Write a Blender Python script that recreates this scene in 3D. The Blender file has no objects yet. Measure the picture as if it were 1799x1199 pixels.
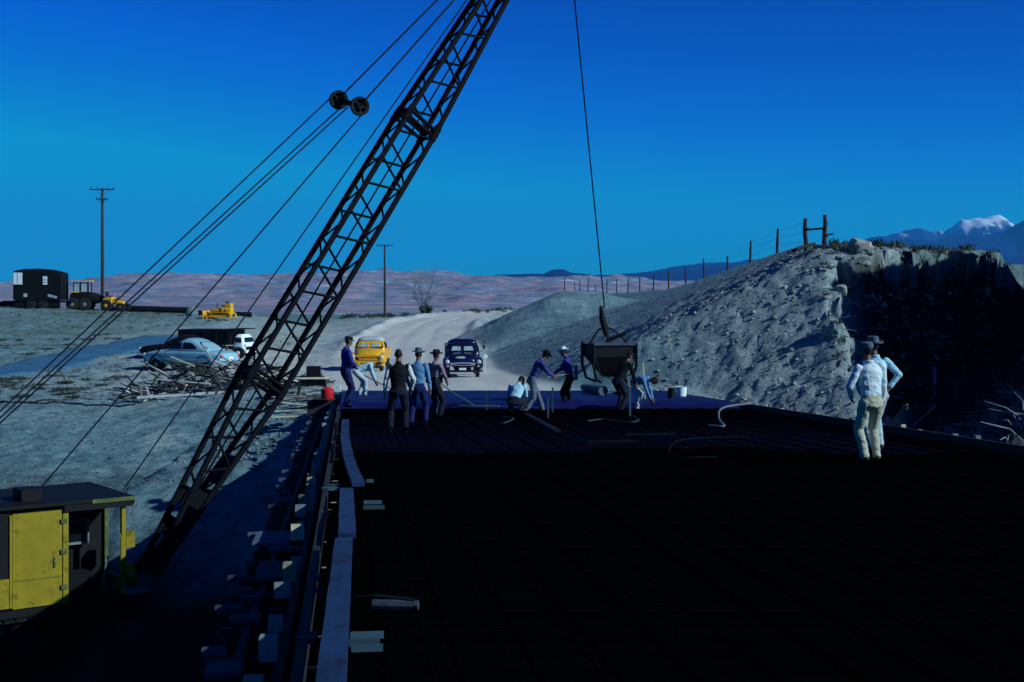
import bpy, bmesh, math, random
import numpy as np
from mathutils import Vector, Matrix, Euler
R = math.radians
random.seed(7)
rng = np.random.default_rng(11)
scene = bpy.context.scene
COL = scene.collection

# ------------------------------------------------------------------ camera
FPX = 2500.0            # focal length in photograph pixels (1799 wide)
HOR = 505.0             # row of the true horizon
cam_d = bpy.data.cameras.new('camera')
cam = bpy.data.objects.new('camera', cam_d); COL.objects.link(cam)
cam.location = (0, 0, 0)
cam.rotation_euler = (R(90), 0, 0)
cam_d.sensor_width = 36.0
cam_d.lens = 36.0 * FPX / 1799.0
cam_d.shift_y = -(599.5 - HOR) / 1799.0
cam_d.clip_start = 0.1
cam_d.clip_end = 90000
scene.camera = cam

# ------------------------------------------------------------------ world, sun, exposure
SKY_FILM = ((3.0, 0.0002, 0.45), (2.7, 0.042, 3.8), (1.9, 0.245, 7.2))
SUN_EL, SUN_AZ = R(29), math.atan2(0.92, -0.39)      # azimuth from +Y, clockwise
sdir = Vector((math.sin(SUN_AZ) * math.cos(SUN_EL), math.cos(SUN_AZ) * math.cos(SUN_EL), math.sin(SUN_EL)))
w = bpy.data.worlds.new('World'); scene.world = w; w.use_nodes = True
nt = w.node_tree; nt.nodes.clear()
sky = nt.nodes.new('ShaderNodeTexSky'); sky.sky_type = 'NISHITA'; sky.sun_disc = False
sky.sun_elevation = SUN_EL; sky.sun_rotation = SUN_AZ
sky.altitude = 1400; sky.air_density = 1.0; sky.dust_density = 0.3; sky.ozone_density = 4.0
sepc = nt.nodes.new('ShaderNodeSeparateColor'); comb = nt.nodes.new('ShaderNodeCombineColor')
nt.links.new(sky.outputs[0], sepc.inputs[0])
for ch, (pw, mul, cap) in enumerate(SKY_FILM):            # the film's response to the blue of the sky, channel by channel
    pn = nt.nodes.new('ShaderNodeMath'); pn.operation = 'POWER'; pn.inputs[1].default_value = pw
    mn = nt.nodes.new('ShaderNodeMath'); mn.operation = 'MULTIPLY'; mn.inputs[1].default_value = mul
    nt.links.new(sepc.outputs[ch], pn.inputs[0]); nt.links.new(pn.outputs[0], mn.inputs[0]); 
    cn = nt.nodes.new('ShaderNodeMath'); cn.operation = 'MINIMUM'; cn.inputs[1].default_value = cap
    nt.links.new(mn.outputs[0], cn.inputs[0]); nt.links.new(cn.outputs[0], comb.inputs[ch])
bg = nt.nodes.new('ShaderNodeBackground'); bg.inputs[1].default_value = 0.09
wo = nt.nodes.new('ShaderNodeOutputWorld')
nt.links.new(comb.outputs[0], bg.inputs[0]); nt.links.new(bg.outputs[0], wo.inputs[0])
sl = bpy.data.lights.new('sun', 'SUN'); sl.energy = 5.0; sl.angle = R(0.5); sl.color = (0.71, 0.95, 1.0)
so = bpy.data.objects.new('sun', sl); COL.objects.link(so); so.location = (30, -10, 40)
so.rotation_euler = (-sdir).to_track_quat('-Z', 'Y').to_euler()
vs = scene.view_settings
vs.view_transform = 'Standard'; vs.look = 'None'; vs.exposure = 0.0; vs.gamma = 1.0
scene.render.engine = 'CYCLES'
scene.cycles.volume_step_rate = 20
scene.cycles.max_bounces = 5
scene.cycles.volume_bounces = 0

# ------------------------------------------------------------------ helpers
def P(px, py, d):
    return Vector(((px - 899.5) / FPX * d, d, -(py - HOR) / FPX * d))
GR = 0.039              # downhill grade of the bridge
SH = 0.115              # the bridge runs this far left per metre ahead
def zdeck(y): return -1.64 - GR * y
def D(px, py, h=0.0):   # a point on the (sloping) deck plane raised by h
    d = (1.64 - h) / ((py - HOR) / FPX - GR)
    return P(px, py, d)
def BU(u, y, h=0.0):    # bridge coordinates to world
    return Vector((u - SH * y, y, zdeck(y) + h))

def nset(n, **k):
    for a, b in k.items(): setattr(n, a, b)
    return n
MATS = {}
def M(name, col, rough=0.8, metal=0.0, var=0.25, scale=5.0, bump=0.0, bscale=40.0, rnd=0.0, spec=0.3, stretch=None, coat=0.0, dirt=None):
    m = bpy.data.materials.new(name); m.use_nodes = True
    t = m.node_tree; b = t.nodes['Principled BSDF']
    b.inputs['Roughness'].default_value = rough; b.inputs['Metallic'].default_value = metal
    b.inputs['Specular IOR Level'].default_value = spec
    if coat: b.inputs['Coat Weight'].default_value = coat; b.inputs['Coat Roughness'].default_value = 0.15
    tc = t.nodes.new('ShaderNodeTexCoord'); mp = t.nodes.new('ShaderNodeMapping')
    t.links.new(tc.outputs['Object'], mp.inputs[0])
    if stretch: mp.inputs['Scale'].default_value = stretch
    n = t.nodes.new('ShaderNodeTexNoise'); n.inputs['Scale'].default_value = scale; n.inputs['Detail'].default_value = 5
    n.inputs['Roughness'].default_value = 0.65
    t.links.new(mp.outputs[0], n.inputs[0])
    rp = t.nodes.new('ShaderNodeValToRGB')
    rp.color_ramp.elements[0].position = 0.28; rp.color_ramp.elements[1].position = 0.72
    rp.color_ramp.elements[0].color = tuple(c * (1 - var) for c in col) + (1,)
    rp.color_ramp.elements[1].color = tuple(min(1, c * (1 + var)) for c in col) + (1,)
    t.links.new(n.outputs[0], rp.inputs[0])
    out = rp.outputs[0]
    if dirt:
        n2 = t.nodes.new('ShaderNodeTexNoise'); n2.inputs['Scale'].default_value = dirt[1]; n2.inputs['Detail'].default_value = 7
        n2.inputs['Roughness'].default_value = 0.75
        t.links.new(tc.outputs['Object'], n2.inputs[0])
        r2 = t.nodes.new('ShaderNodeValToRGB'); r2.color_ramp.elements[0].position = dirt[2]; r2.color_ramp.elements[1].position = dirt[2] + 0.12
        t.links.new(n2.outputs[0], r2.inputs[0])
        mx = t.nodes.new('ShaderNodeMix'); mx.data_type = 'RGBA'
        t.links.new(r2.outputs[0], mx.inputs[0]); t.links.new(out, mx.inputs[6]); mx.inputs[7].default_value = tuple(dirt[0]) + (1,)
        out = mx.outputs[2]
    if rnd:
        oi = t.nodes.new('ShaderNodeObjectInfo'); mr = t.nodes.new('ShaderNodeMapRange')
        mr.inputs[3].default_value = 1 - rnd; mr.inputs[4].default_value = 1 + rnd
        t.links.new(oi.outputs['Random'], mr.inputs[0])
        mm = t.nodes.new('ShaderNodeMix'); mm.data_type = 'RGBA'; mm.blend_type = 'MULTIPLY'; mm.inputs[0].default_value = 1
        t.links.new(out, mm.inputs[6]); t.links.new(mr.outputs[0], mm.inputs[7]); out = mm.outputs[2]
    t.links.new(out, b.inputs['Base Color'])
    if bump:
        nb = t.nodes.new('ShaderNodeTexNoise'); nb.inputs['Scale'].default_value = bscale; nb.inputs['Detail'].default_value = 6
        t.links.new(mp.outputs[0], nb.inputs[0])
        bp = t.nodes.new('ShaderNodeBump'); bp.inputs['Strength'].default_value = bump; bp.inputs['Distance'].default_value = 0.02
        t.links.new(nb.outputs[0], bp.inputs['Height']); t.links.new(bp.outputs[0], b.inputs['Normal'])
    MATS[name] = m
    return m

class MB:
    """collects shapes into one mesh"""
    def __init__(s): s.v = []; s.f = []; s.m = []; s.cur = 0
    def add(s, vs_, fs_):
        o = len(s.v); s.v += [tuple(v) for v in vs_]
        for f in fs_: s.f.append(tuple(i + o for i in f)); s.m.append(s.cur)
    def box(s, c, size, rot=None, taper=1.0):
        c = Vector(c); hx, hy, hz = size[0] / 2, size[1] / 2, size[2] / 2
        vs_ = []
        for z in (-hz, hz):
            k = taper if z > 0 else 1.0
            for x, y in ((-hx, -hy), (hx, -hy), (hx, hy), (-hx, hy)): vs_.append(Vector((x * k, y * k, z)))
        if rot is not None: vs_ = [rot @ v for v in vs_]
        s.add([v + c for v in vs_], [(3, 2, 1, 0), (4, 5, 6, 7), (0, 1, 5, 4), (1, 2, 6, 5), (2, 3, 7, 6), (3, 0, 4, 7)])
    def bar(s, a, b, wd, ht, up=(0, 0, 1)):
        a = Vector(a); b = Vector(b); d = (b - a); L = d.length; d.normalize()
        up = Vector(up); x = d.cross(up)
        if x.length < 1e-4: x = d.cross(Vector((1, 0, 0)))
        x.normalize(); z = x.cross(d)
        rot = Matrix((x, d, z)).transposed()
        s.box((a + b) / 2, (wd, L, ht), rot)
    def tube(s, a, b, r0, r1=None, n=8, caps=True):
        r1 = r0 if r1 is None else r1
        s.path([a, b], [r0, r1], n, caps)
    def path(s, pts, rad, n=8, caps=True):
        pts = [Vector(p) for p in pts]
        if not hasattr(rad, '__len__'): rad = [rad] * len(pts)
        vs_ = []; prev = None
        for i, p in enumerate(pts):
            d = (pts[min(i + 1, len(pts) - 1)] - pts[max(i - 1, 0)]).normalized()
            if prev is None:
                a = d.cross(Vector((0, 0, 1)))
                if a.length < 1e-3: a = d.cross(Vector((1, 0, 0)))
            else: a = prev - d * prev.dot(d)
            a.normalize(); prev = a; b = d.cross(a)
            for k in range(n):
                t = 2 * math.pi * k / n
                vs_.append(p + (a * math.cos(t) + b * math.sin(t)) * rad[i])
        fs_ = []
        for i in range(len(pts) - 1):
            for k in range(n):
                k2 = (k + 1) % n
                fs_.append((i * n + k, i * n + k2, (i + 1) * n + k2, (i + 1) * n + k))
        if caps:
            fs_.append(tuple(range(n - 1, -1, -1))); fs_.append(tuple((len(pts) - 1) * n + k for k in range(n)))
        s.add(vs_, fs_)
    def rings(s, rings, caps=True):
        n = len(rings[0]); vs_ = [v for r in rings for v in r]; fs_ = []
        for i in range(len(rings) - 1):
            for k in range(n):
                k2 = (k + 1) % n
                fs_.append((i * n + k, i * n + k2, (i + 1) * n + k2, (i + 1) * n + k))
        if caps:
            fs_.append(tuple(range(n - 1, -1, -1))); fs_.append(tuple((len(rings) - 1) * n + k for k in range(n)))
        s.add(vs_, fs_)
    def lathe(s, c, axis, prof, n=16):
        """prof: list of (distance along axis, radius)"""
        c = Vector(c); ax = Vector(axis).normalized()
        a = ax.cross(Vector((0, 0, 1)))
        if a.length < 1e-3: a = ax.cross(Vector((1, 0, 0)))
        a.normalize(); b = ax.cross(a)
        rr = []
        for t, r in prof:
            rr.append([c + ax * t + (a * math.cos(2 * math.pi * k / n) + b * math.sin(2 * math.pi * k / n)) * max(r, 1e-4) for k in range(n)])
        s.rings(rr)
    def ell(s, c, rad, rot=None, nu=10, nv=7):
        c = Vector(c); rr = []
        for j in range(nv + 1):
            th = math.pi * (j + 0.02) / (nv + 0.04)
            ring = []
            for k in range(nu):
                ph = 2 * math.pi * k / nu
                v = Vector((rad[0] * math.sin(th) * math.cos(ph), rad[1] * math.sin(th) * math.sin(ph), -rad[2] * math.cos(th)))
                if rot is not None: v = rot @ v
                ring.append(c + v)
            rr.append(ring)
        s.rings(rr)
    def mesh(s, name):
        me = bpy.data.meshes.new(name); me.from_pydata(s.v, [], s.f)
        if any(s.m): me.polygons.foreach_set('material_index', s.m)
        me.update(); return me
    def build(s, name, mat, parent=None, loc=None, smooth=False, fixn=True):
        if loc is not None: s.v = [(x - loc[0], y - loc[1], z - loc[2]) for x, y, z in s.v]
        me = s.mesh(name)
        if fixn:
            bm = bmesh.new(); bm.from_mesh(me); bmesh.ops.recalc_face_normals(bm, faces=bm.faces); bm.to_mesh(me); bm.free()
        mats = mat if isinstance(mat, (list, tuple)) else [mat]
        for m in mats: me.materials.append(MATS[m] if isinstance(m, str) else m)
        if smooth:
            me.polygons.foreach_set('use_smooth', [True] * len(me.polygons))
            if smooth != 'all': me.set_sharp_from_angle(angle=R(38))
        o = bpy.data.objects.new(name, me); COL.objects.link(o)
        if parent is not None: o.parent = parent
        elif loc is not None: o.location = loc
        return o

def tag(o, label=None, cat=None, group=None, kind=None):
    if label: o['label'] = label
    if cat: o['category'] = cat
    if group: o['group'] = group
    if kind: o['kind'] = kind
    return o
def thing(name, label, cat, loc=(0, 0, 0), rotz=0.0, group=None):
    o = bpy.data.objects.new(name, None); COL.objects.link(o)
    o.location = loc; o.rotation_euler = (0, 0, rotz); o.empty_display_size = 0.3
    return tag(o, label, cat, group)
def inst(name, me, parent, mw):
    """one more object that shares a mesh, placed by a matrix"""
    o = bpy.data.objects.new(name, me); COL.objects.link(o)
    if parent is not None: o.parent = parent
    o.matrix_basis = mw
    return o
def unit_cyl(name, mat, n=6):
    b = MB(); b.tube((0, 0, 0), (0, 0, 1), 1, 1, n); me = b.mesh(name)
    bm = bmesh.new(); bm.from_mesh(me); bmesh.ops.recalc_face_normals(bm, faces=bm.faces); bm.to_mesh(me); bm.free()
    me.materials.append(MATS[mat]); me.polygons.foreach_set('use_smooth', [True] * len(me.polygons)); me.set_sharp_from_angle(angle=R(70))
    return me
def seg_matrix(a, b, r):
    a = Vector(a); b = Vector(b); d = b - a
    q = d.to_track_quat('Z', 'Y')
    return Matrix.Translation(a) @ q.to_matrix().to_4x4() @ Matrix.Diagonal((r, r, d.length, 1))
def unit_box(name, mat, bev=0.0):
    b = MB(); b.box((0, 0, 0), (1, 1, 1)); me = b.mesh(name); me.materials.append(MATS[mat]); return me

def _hash(ix, iy, seed):
    h = (ix.astype(np.int64) * 374761393 + iy.astype(np.int64) * 668265263 + seed * 1442695041) & 0xffffffff
    h = ((h ^ (h >> 13)) * 1274126177) & 0xffffffff
    h = (h ^ (h >> 16)) & 0xffffffff
    return h.astype(np.float64) / 4294967295.0
def vnoise(x, y, seed=0):
    x = np.asarray(x, float); y = np.asarray(y, float)
    ix = np.floor(x); iy = np.floor(y); fx = x - ix; fy = y - iy
    fx = fx * fx * fx * (fx * (fx * 6 - 15) + 10); fy = fy * fy * fy * (fy * (fy * 6 - 15) + 10)
    a = _hash(ix, iy, seed); b = _hash(ix + 1, iy, seed); c = _hash(ix, iy + 1, seed); d = _hash(ix + 1, iy + 1, seed)
    return (a * (1 - fx) + b * fx) * (1 - fy) + (c * (1 - fx) + d * fx) * fy - 0.5
def fbm(x, y, seed=0, oct=4, gain=0.5):
    s = 0; a = 1.0
    for i in range(oct):
        s = s + a * vnoise(x * 2 ** i + 17.3 * i, y * 2 ** i - 9.1 * i, seed + i); a *= gain
    return s
def sstep(a, b, x):
    t = np.clip((x - a) / (b - a), 0, 1); return t * t * (3 - 2 * t)
def table(pts, sm=4.0):
    ys = np.arange(-100, 2000, 0.5); p = np.array(pts, float)
    v = np.interp(ys, p[:, 0], p[:, 1]); k = max(1, int(sm / 0.5)); ker = np.hanning(2 * k + 3)[1:-1]; ker /= ker.sum()
    v = np.convolve(np.pad(v, (len(ker) // 2, len(ker) // 2), mode='edge'), ker, mode='valid')
    return lambda y: np.interp(y, ys, v)
# ------------------------------------------------------------------ materials
def ground_material():
    m = bpy.data.materials.new('earth'); m.use_nodes = True
    t = m.node_tree; b = t.nodes['Principled BSDF']; b.inputs['Roughness'].default_value = 0.95; b.inputs['Specular IOR Level'].default_value = 0.1
    geo = t.nodes.new('ShaderNodeNewGeometry'); at = t.nodes.new('ShaderNodeAttribute'); at.attribute_name = 'cover'
    sep = t.nodes.new('ShaderNodeSeparateColor'); t.links.new(at.outputs['Color'], sep.inputs[0])
    def noise(sc, det=6, ro=0.65, st=None):
        n = t.nodes.new('ShaderNodeTexNoise'); n.inputs['Scale'].default_value = sc; n.inputs['Detail'].default_value = det; n.inputs['Roughness'].default_value = ro
        if st:
            mp = t.nodes.new('ShaderNodeMapping'); mp.inputs['Scale'].default_value = st
            t.links.new(geo.outputs['Position'], mp.inputs[0]); t.links.new(mp.outputs[0], n.inputs[0])
        else: t.links.new(geo.outputs['Position'], n.inputs[0])
        return n.outputs[0]
    def ramp(v, stops):
        r = t.nodes.new('ShaderNodeValToRGB')
        while len(r.color_ramp.elements) < len(stops): r.color_ramp.elements.new(0.5)
        for e, (p, c) in zip(r.color_ramp.elements, stops): e.position = p; e.color = tuple(c) + (1,)
        t.links.new(v, r.inputs[0]); return r.outputs[0]
    def mix(f, a, c, mode='MIX'):
        x = t.nodes.new('ShaderNodeMix'); x.data_type = 'RGBA'; x.blend_type = mode
        if isinstance(f, float): x.inputs[0].default_value = f
        else: t.links.new(f, x.inputs[0])
        for s_, i in ((a, 6), (c, 7)):
            if isinstance(s_, tuple): x.inputs[i].default_value = s_
            else: t.links.new(s_, x.inputs[i])
        return x.outputs[2]
    base = ramp(noise(0.35, 8), [(0.3, (0.08, 0.16, 0.195)), (0.52, (0.155, 0.25, 0.28)), (0.75, (0.33, 0.37, 0.37))])
    fine = ramp(noise(2.6, 9, 0.85), [(0.38, (0.22, 0.25, 0.29)), (0.5, (0.95, 0.95, 0.95)), (0.64, (1.5, 1.46, 1.4))])
    base = mix(0.8, base, fine, 'MULTIPLY')
    road = ramp(noise(0.25, 7, 0.6, (3.0, 0.35, 1)), [(0.3, (0.42, 0.385, 0.365)), (0.7, (0.60, 0.53, 0.485))])
    rock = ramp(noise(3.2, 9, 0.85), [(0.33, (0.04, 0.065, 0.075)), (0.47, (0.22, 0.265, 0.28)), (0.68, (0.46, 0.46, 0.44))])
    sage = ramp(noise(1.1, 8, 0.75), [(0.35, (0.035, 0.06, 0.055)), (0.5, (0.12, 0.18, 0.165)), (0.7, (0.24, 0.29, 0.25))])
    c = mix(sep.outputs[1], base, sage)
    c = mix(sep.outputs[2], c, rock)
    c = mix(sep.outputs[0], c, road)
    shade_tone = ramp(noise(1.4, 8, 0.75), [(0.35, (0.012, 0.013, 0.011)), (0.6, (0.035, 0.036, 0.03)), (0.75, (0.09, 0.09, 0.08))])  # near-black tones that paint shade into the ground colour
    c = mix(at.outputs['Alpha'], c, shade_tone)
    t.links.new(c, b.inputs['Base Color'])
    bp = t.nodes.new('ShaderNodeBump'); bp.inputs['Strength'].default_value = 0.9; bp.inputs['Distance'].default_value = 0.14
    nn = noise(4.0, 10, 0.75); t.links.new(nn, bp.inputs['Height'])
    rs = t.nodes.new('ShaderNodeMapRange'); rs.inputs[3].default_value = 1.0; rs.inputs[4].default_value = 0.25
    t.links.new(sep.outputs[0], rs.inputs[0]); t.links.new(rs.outputs[0], bp.inputs['Strength'])
    t.links.new(bp.outputs[0], b.inputs['Normal'])
    MATS['earth'] = m
ground_material()

def hill_material():
    m = bpy.data.materials.new('desert_rock'); m.use_nodes = True
    t = m.node_tree; b = t.nodes['Principled BSDF']; b.inputs['Roughness'].default_value = 1.0; b.inputs['Specular IOR Level'].default_value = 0.0
    geo = t.nodes.new('ShaderNodeNewGeometry')
    mp = t.nodes.new('ShaderNodeMapping'); mp.inputs['Scale'].default_value = (0.011, 0.006, 0.13)
    t.links.new(geo.outputs['Position'], mp.inputs[0])
    n = t.nodes.new('ShaderNodeTexNoise'); n.inputs['Scale'].default_value = 1.0; n.inputs['Detail'].default_value = 9; n.inputs['Roughness'].default_value = 0.68
    t.links.new(mp.outputs[0], n.inputs[0])
    r = t.nodes.new('ShaderNodeValToRGB'); cr = r.color_ramp
    stops = [(0.30, (0.07, 0.11, 0.19)), (0.40, (0.20, 0.19, 0.26)), (0.46, (0.38, 0.24, 0.27)), (0.51, (0.36, 0.28, 0.34)), (0.57, (0.16, 0.21, 0.32)), (0.63, (0.52, 0.50, 0.52)), (0.70, (0.80, 0.78, 0.77))]
    while len(cr.elements) < len(stops): cr.elements.new(0.5)
    for e, (p, c) in zip(cr.elements, stops): e.position = p; e.color = c + (1,)
    t.links.new(n.outputs[0], r.inputs[0])
    # dark scrub in patches
    n2 = t.nodes.new('ShaderNodeTexNoise'); n2.inputs['Scale'].default_value = 0.03; n2.inputs['Detail'].default_value = 8; n2.inputs['Roughness'].default_value = 0.8
    t.links.new(geo.outputs['Position'], n2.inputs[0])
    r2 = t.nodes.new('ShaderNodeValToRGB'); r2.color_ramp.elements[0].position = 0.44; r2.color_ramp.elements[1].position = 0.56
    t.links.new(n2.outputs[0], r2.inputs[0])
    mx = t.nodes.new('ShaderNodeMix'); mx.data_type = 'RGBA'; mx.inputs[7].default_value = (0.10, 0.15, 0.22, 1)
    ml = t.nodes.new('ShaderNodeMath'); ml.operation = 'MULTIPLY'; ml.inputs[1].default_value = 0.75
    t.links.new(r2.outputs[0], ml.inputs[0]); t.links.new(ml.outputs[0], mx.inputs[0]); t.links.new(r.outputs[0], mx.inputs[6])
    t.links.new(mx.outputs[2], b.inputs['Base Color'])
    MATS['desert_rock'] = m
hill_material()

def mountain_material():
    m = bpy.data.materials.new('mountain_rock'); m.use_nodes = True
    t = m.node_tree; b = t.nodes['Principled BSDF']; b.inputs['Roughness'].default_value = 1.0; b.inputs['Specular IOR Level'].default_value = 0.0
    at = t.nodes.new('ShaderNodeAttribute'); at.attribute_name = 'snow'
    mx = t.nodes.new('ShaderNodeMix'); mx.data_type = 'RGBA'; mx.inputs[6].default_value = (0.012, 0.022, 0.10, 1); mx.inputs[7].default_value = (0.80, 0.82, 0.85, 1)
    t.links.new(at.outputs['Fac'], mx.inputs[0]); t.links.new(mx.outputs[2], b.inputs['Base Color'])
    MATS['mountain_rock'] = m
mountain_material()

WG = (1, 1, 0.12)
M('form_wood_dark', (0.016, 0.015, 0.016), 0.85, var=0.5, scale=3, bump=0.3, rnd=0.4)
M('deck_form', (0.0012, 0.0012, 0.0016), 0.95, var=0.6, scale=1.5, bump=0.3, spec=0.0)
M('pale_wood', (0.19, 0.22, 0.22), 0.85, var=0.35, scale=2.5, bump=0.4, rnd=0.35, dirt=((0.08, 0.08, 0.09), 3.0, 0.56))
M('outer_wood', (0.05, 0.06, 0.095), 0.9, var=0.45, scale=3, bump=0.4, rnd=0.5)
M('sky_sheen_film', (0.0045, 0.0035, 0.022), 0.7, var=0.8, scale=2.0, bump=0.5, bscale=14, spec=0.04)
M('hose_dull', (0.0035, 0.008, 0.011), 0.8, var=0.5, scale=6, spec=0.03)
M('cleat_wood', (0.032, 0.065, 0.09), 0.9, var=0.4, scale=8, bump=0.3, rnd=0.4)
M('raw_wood', (0.42, 0.36, 0.24), 0.85, var=0.35, scale=4, bump=0.3, rnd=0.45)
M('grey_board', (0.33, 0.32, 0.31), 0.9, var=0.4, scale=5, bump=0.4, rnd=0.5)
M('dark_board', (0.035, 0.034, 0.034), 0.9, var=0.5, scale=5, bump=0.4, rnd=0.5)
M('plank_wood', (0.006, 0.030, 0.095), 0.85, var=0.35, scale=1.4, bump=0.5, stretch=(9, 1.2, 3), rnd=0.12, dirt=((0.002, 0.008, 0.036), 1.3, 0.52))
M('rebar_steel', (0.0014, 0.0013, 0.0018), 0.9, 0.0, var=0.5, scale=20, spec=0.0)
M('wet_concrete', (0.009, 0.010, 0.066), 0.5, var=0.8, scale=1.0, stretch=(0.35, 1.4, 1), bump=0.5, bscale=9, spec=0.06)
M('rough_concrete', (0.12, 0.12, 0.14), 0.9, var=0.4, scale=3, bump=0.6, bscale=10)
M('black_steel', (0.003, 0.003, 0.0045), 0.7, 0.0, var=0.5, scale=6, bump=0.15, spec=0.2)
M('boom_steel', (0.0025, 0.0025, 0.005), 0.75, 0.0, var=0.5, scale=6, spec=0.1)
M('cable_steel', (0.006, 0.008, 0.02), 0.7, 0.0, var=0.3, spec=0.1)
M('crane_yellow', (0.235, 0.165, 0.002), 0.55, var=0.18, scale=2.0, bump=0.1, dirt=((0.05, 0.038, 0.004), 3.2, 0.55))
M('crane_green', (0.06, 0.085, 0.02), 0.6, var=0.5, scale=5, dirt=((0.22, 0.20, 0.08), 6.0, 0.55))
M('yellow_paint', (0.70, 0.33, 0.008), 0.45, var=0.15, scale=3, dirt=((0.16, 0.10, 0.02), 3.0, 0.62))
M('truck_yellow', (0.72, 0.33, 0.010), 0.35, var=0.08, scale=3, coat=0.3, dirt=((0.35, 0.26, 0.10), 2.0, 0.62))
M('cream_paint', (0.42, 0.44, 0.42), 0.4, var=0.1, scale=3)
M('navy_paint', (0.006, 0.006, 0.030), 0.25, var=0.2, scale=3, coat=0.3)
M('car_blue', (0.25, 0.44, 0.50), 0.35, var=0.10, scale=1.5, coat=0.25, dirt=((0.22, 0.26, 0.28), 2.0, 0.62))
M('white_paint', (0.74, 0.76, 0.76), 0.5, var=0.08, scale=4)
M('glass_dark', (0.006, 0.007, 0.010), 0.12, var=0.1, spec=0.5)
M('glass_pale', (0.30, 0.36, 0.40), 0.2, var=0.35, scale=3.0, spec=0.5)
M('chrome', (0.80, 0.81, 0.82), 0.22, 1.0, var=0.05)
M('lamp_glass', (0.40, 0.43, 0.45), 0.25, var=0.05, spec=0.5)
M('rubber', (0.012, 0.012, 0.013), 0.9, var=0.3, scale=10)
M('red_paint', (0.55, 0.015, 0.02), 0.4, var=0.1)
M('pole_wood', (0.045, 0.033, 0.032), 0.95, var=0.4, scale=3, bump=0.5, stretch=WG)
M('post_wood', (0.030, 0.026, 0.028), 0.95, var=0.5, scale=6, bump=0.6, stretch=WG, rnd=0.3)
M('bark_grey', (0.17, 0.21, 0.25), 0.95, var=0.3, scale=3)
M('brush_green', (0.045, 0.060, 0.045), 0.95, var=0.6, scale=2)
M('brush_dry', (0.20, 0.19, 0.14), 0.95, var=0.5, scale=2)
M('root_wood', (0.24, 0.24, 0.24), 0.95, var=0.5, scale=4)
M('asphalt', (0.045, 0.125, 0.215), 0.85, var=0.25, scale=0.6, bump=0.2, spec=0.1)
M('stone', (0.13, 0.17, 0.18), 0.95, var=0.5, scale=3, bump=0.5, bscale=12)
M('pink_rock', (0.29, 0.28, 0.265), 0.95, var=0.4, scale=2.0, bump=0.8, bscale=6)
M('conduit', (0.13, 0.16, 0.155), 0.6, var=0.3, scale=5)
M('skin', (0.16, 0.075, 0.05), 0.6, var=0.12, scale=20)
M('hair', (0.010, 0.008, 0.008), 0.8, var=0.3)
M('shoe', (0.015, 0.012, 0.011), 0.7, var=0.4, scale=20)
def cloth(name, col, var=0.18): return M(name, col, 0.95, var=var, scale=9, bump=0.35, bscale=22, spec=0.1)
cloth('denim_blue', (0.012, 0.017, 0.075)); cloth('work_blue', (0.022, 0.035, 0.20)); cloth('light_blue_shirt', (0.09, 0.19, 0.34))
cloth('pale_cyan_shirt', (0.33, 0.50, 0.58)); cloth('white_shirt', (0.58, 0.63, 0.66)); cloth('off_white_shirt', (0.50, 0.52, 0.50))
cloth('black_cloth', (0.008, 0.008, 0.010)); cloth('dark_trousers', (0.012, 0.012, 0.022)); cloth('khaki', (0.40, 0.37, 0.27))
cloth('grey_trousers', (0.09, 0.11, 0.15)); cloth('pink_shirt', (0.24, 0.15, 0.19)); cloth('purple_shirt', (0.035, 0.04, 0.17)); cloth('felt_grey', (0.08, 0.10, 0.13))
cloth('felt_dark', (0.012, 0.012, 0.018)); cloth('pale_jeans', (0.36, 0.42, 0.44))

# ------------------------------------------------------------------ terrain
zL = table([(-100, -7.6), (20, -7.8), (30, -7.45), (38, -6.7), (45, -5.85), (55, -5.1), (65, -4.65), (80, -4.2), (100, -3.35), (116, -2.5), (124, -2.3), (130, -2.45), (150, -3.9), (200, -4.4), (400, -7), (2000, -7)])
zR = table([(-100, 1.0), (0, -1.9), (48, -3.7), (75, -4.56), (95, -4.72), (120, -4.45), (150, -4.05), (188, -3.6), (230, -3.3), (280, -3.6), (400, -7), (2000, -7)], 8)
xC = table([(-100, 5), (0, 4.5), (50, -1.2), (70, -4.9), (110, -8.0), (140, -8.8), (160, -8.8), (180, -6.8), (200, -1), (230, 14), (260, 30), (2000, 400)], 10)
xF = table([(-100, 14), (55, 13.2), (64, 13.6), (85, 15.8), (100, 16.7), (130, 17.7), (160, 17.6), (205, 16.6), (280, 12), (2000, 12)], 4)
hE = table([(-100, 1.6), (60, 1.62), (70, 2.0), (85, 2.0), (100, 1.72), (115, 1.2), (130, 0.68), (160, -0.2), (205, -0.8), (280, -1.5), (420, -6), (2000, -7)], 4)
sE = table([(-100, 0.56), (55, 0.55), (80, 0.41), (100, 0.35), (120, 0.33), (160, 0.30), (2000, 0.3)], 4)
CH = np.array([(3, 18), (9.5, 37), (15.5, 50), (20.0, 61), (23.5, 66)], float)
CHF = np.array([-7.4, -6.9, -5.6, -4.6, -3.9])
def channel(x, y):
    best = np.full(x.shape, 1e9); fl = np.zeros(x.shape); side = np.zeros(x.shape)
    for i in range(len(CH) - 1):
        a, b = CH[i], CH[i + 1]; d = b - a; L2 = d @ d
        t = np.clip(((x - a[0]) * d[0] + (y - a[1]) * d[1]) / L2, 0, 1)
        dx = x - a[0] - t * d[0]; dy = y - a[1] - t * d[1]; ds = np.hypot(dx, dy)
        k = ds < best
        best = np.where(k, ds, best); fl = np.where(k, CHF[i] + t * (CHF[i + 1] - CHF[i]), fl)
        side = np.where(k, np.sign(d[0] * dy - d[1] * dx), side)      # +1 = left / far side of the channel
    return best, fl, side
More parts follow.
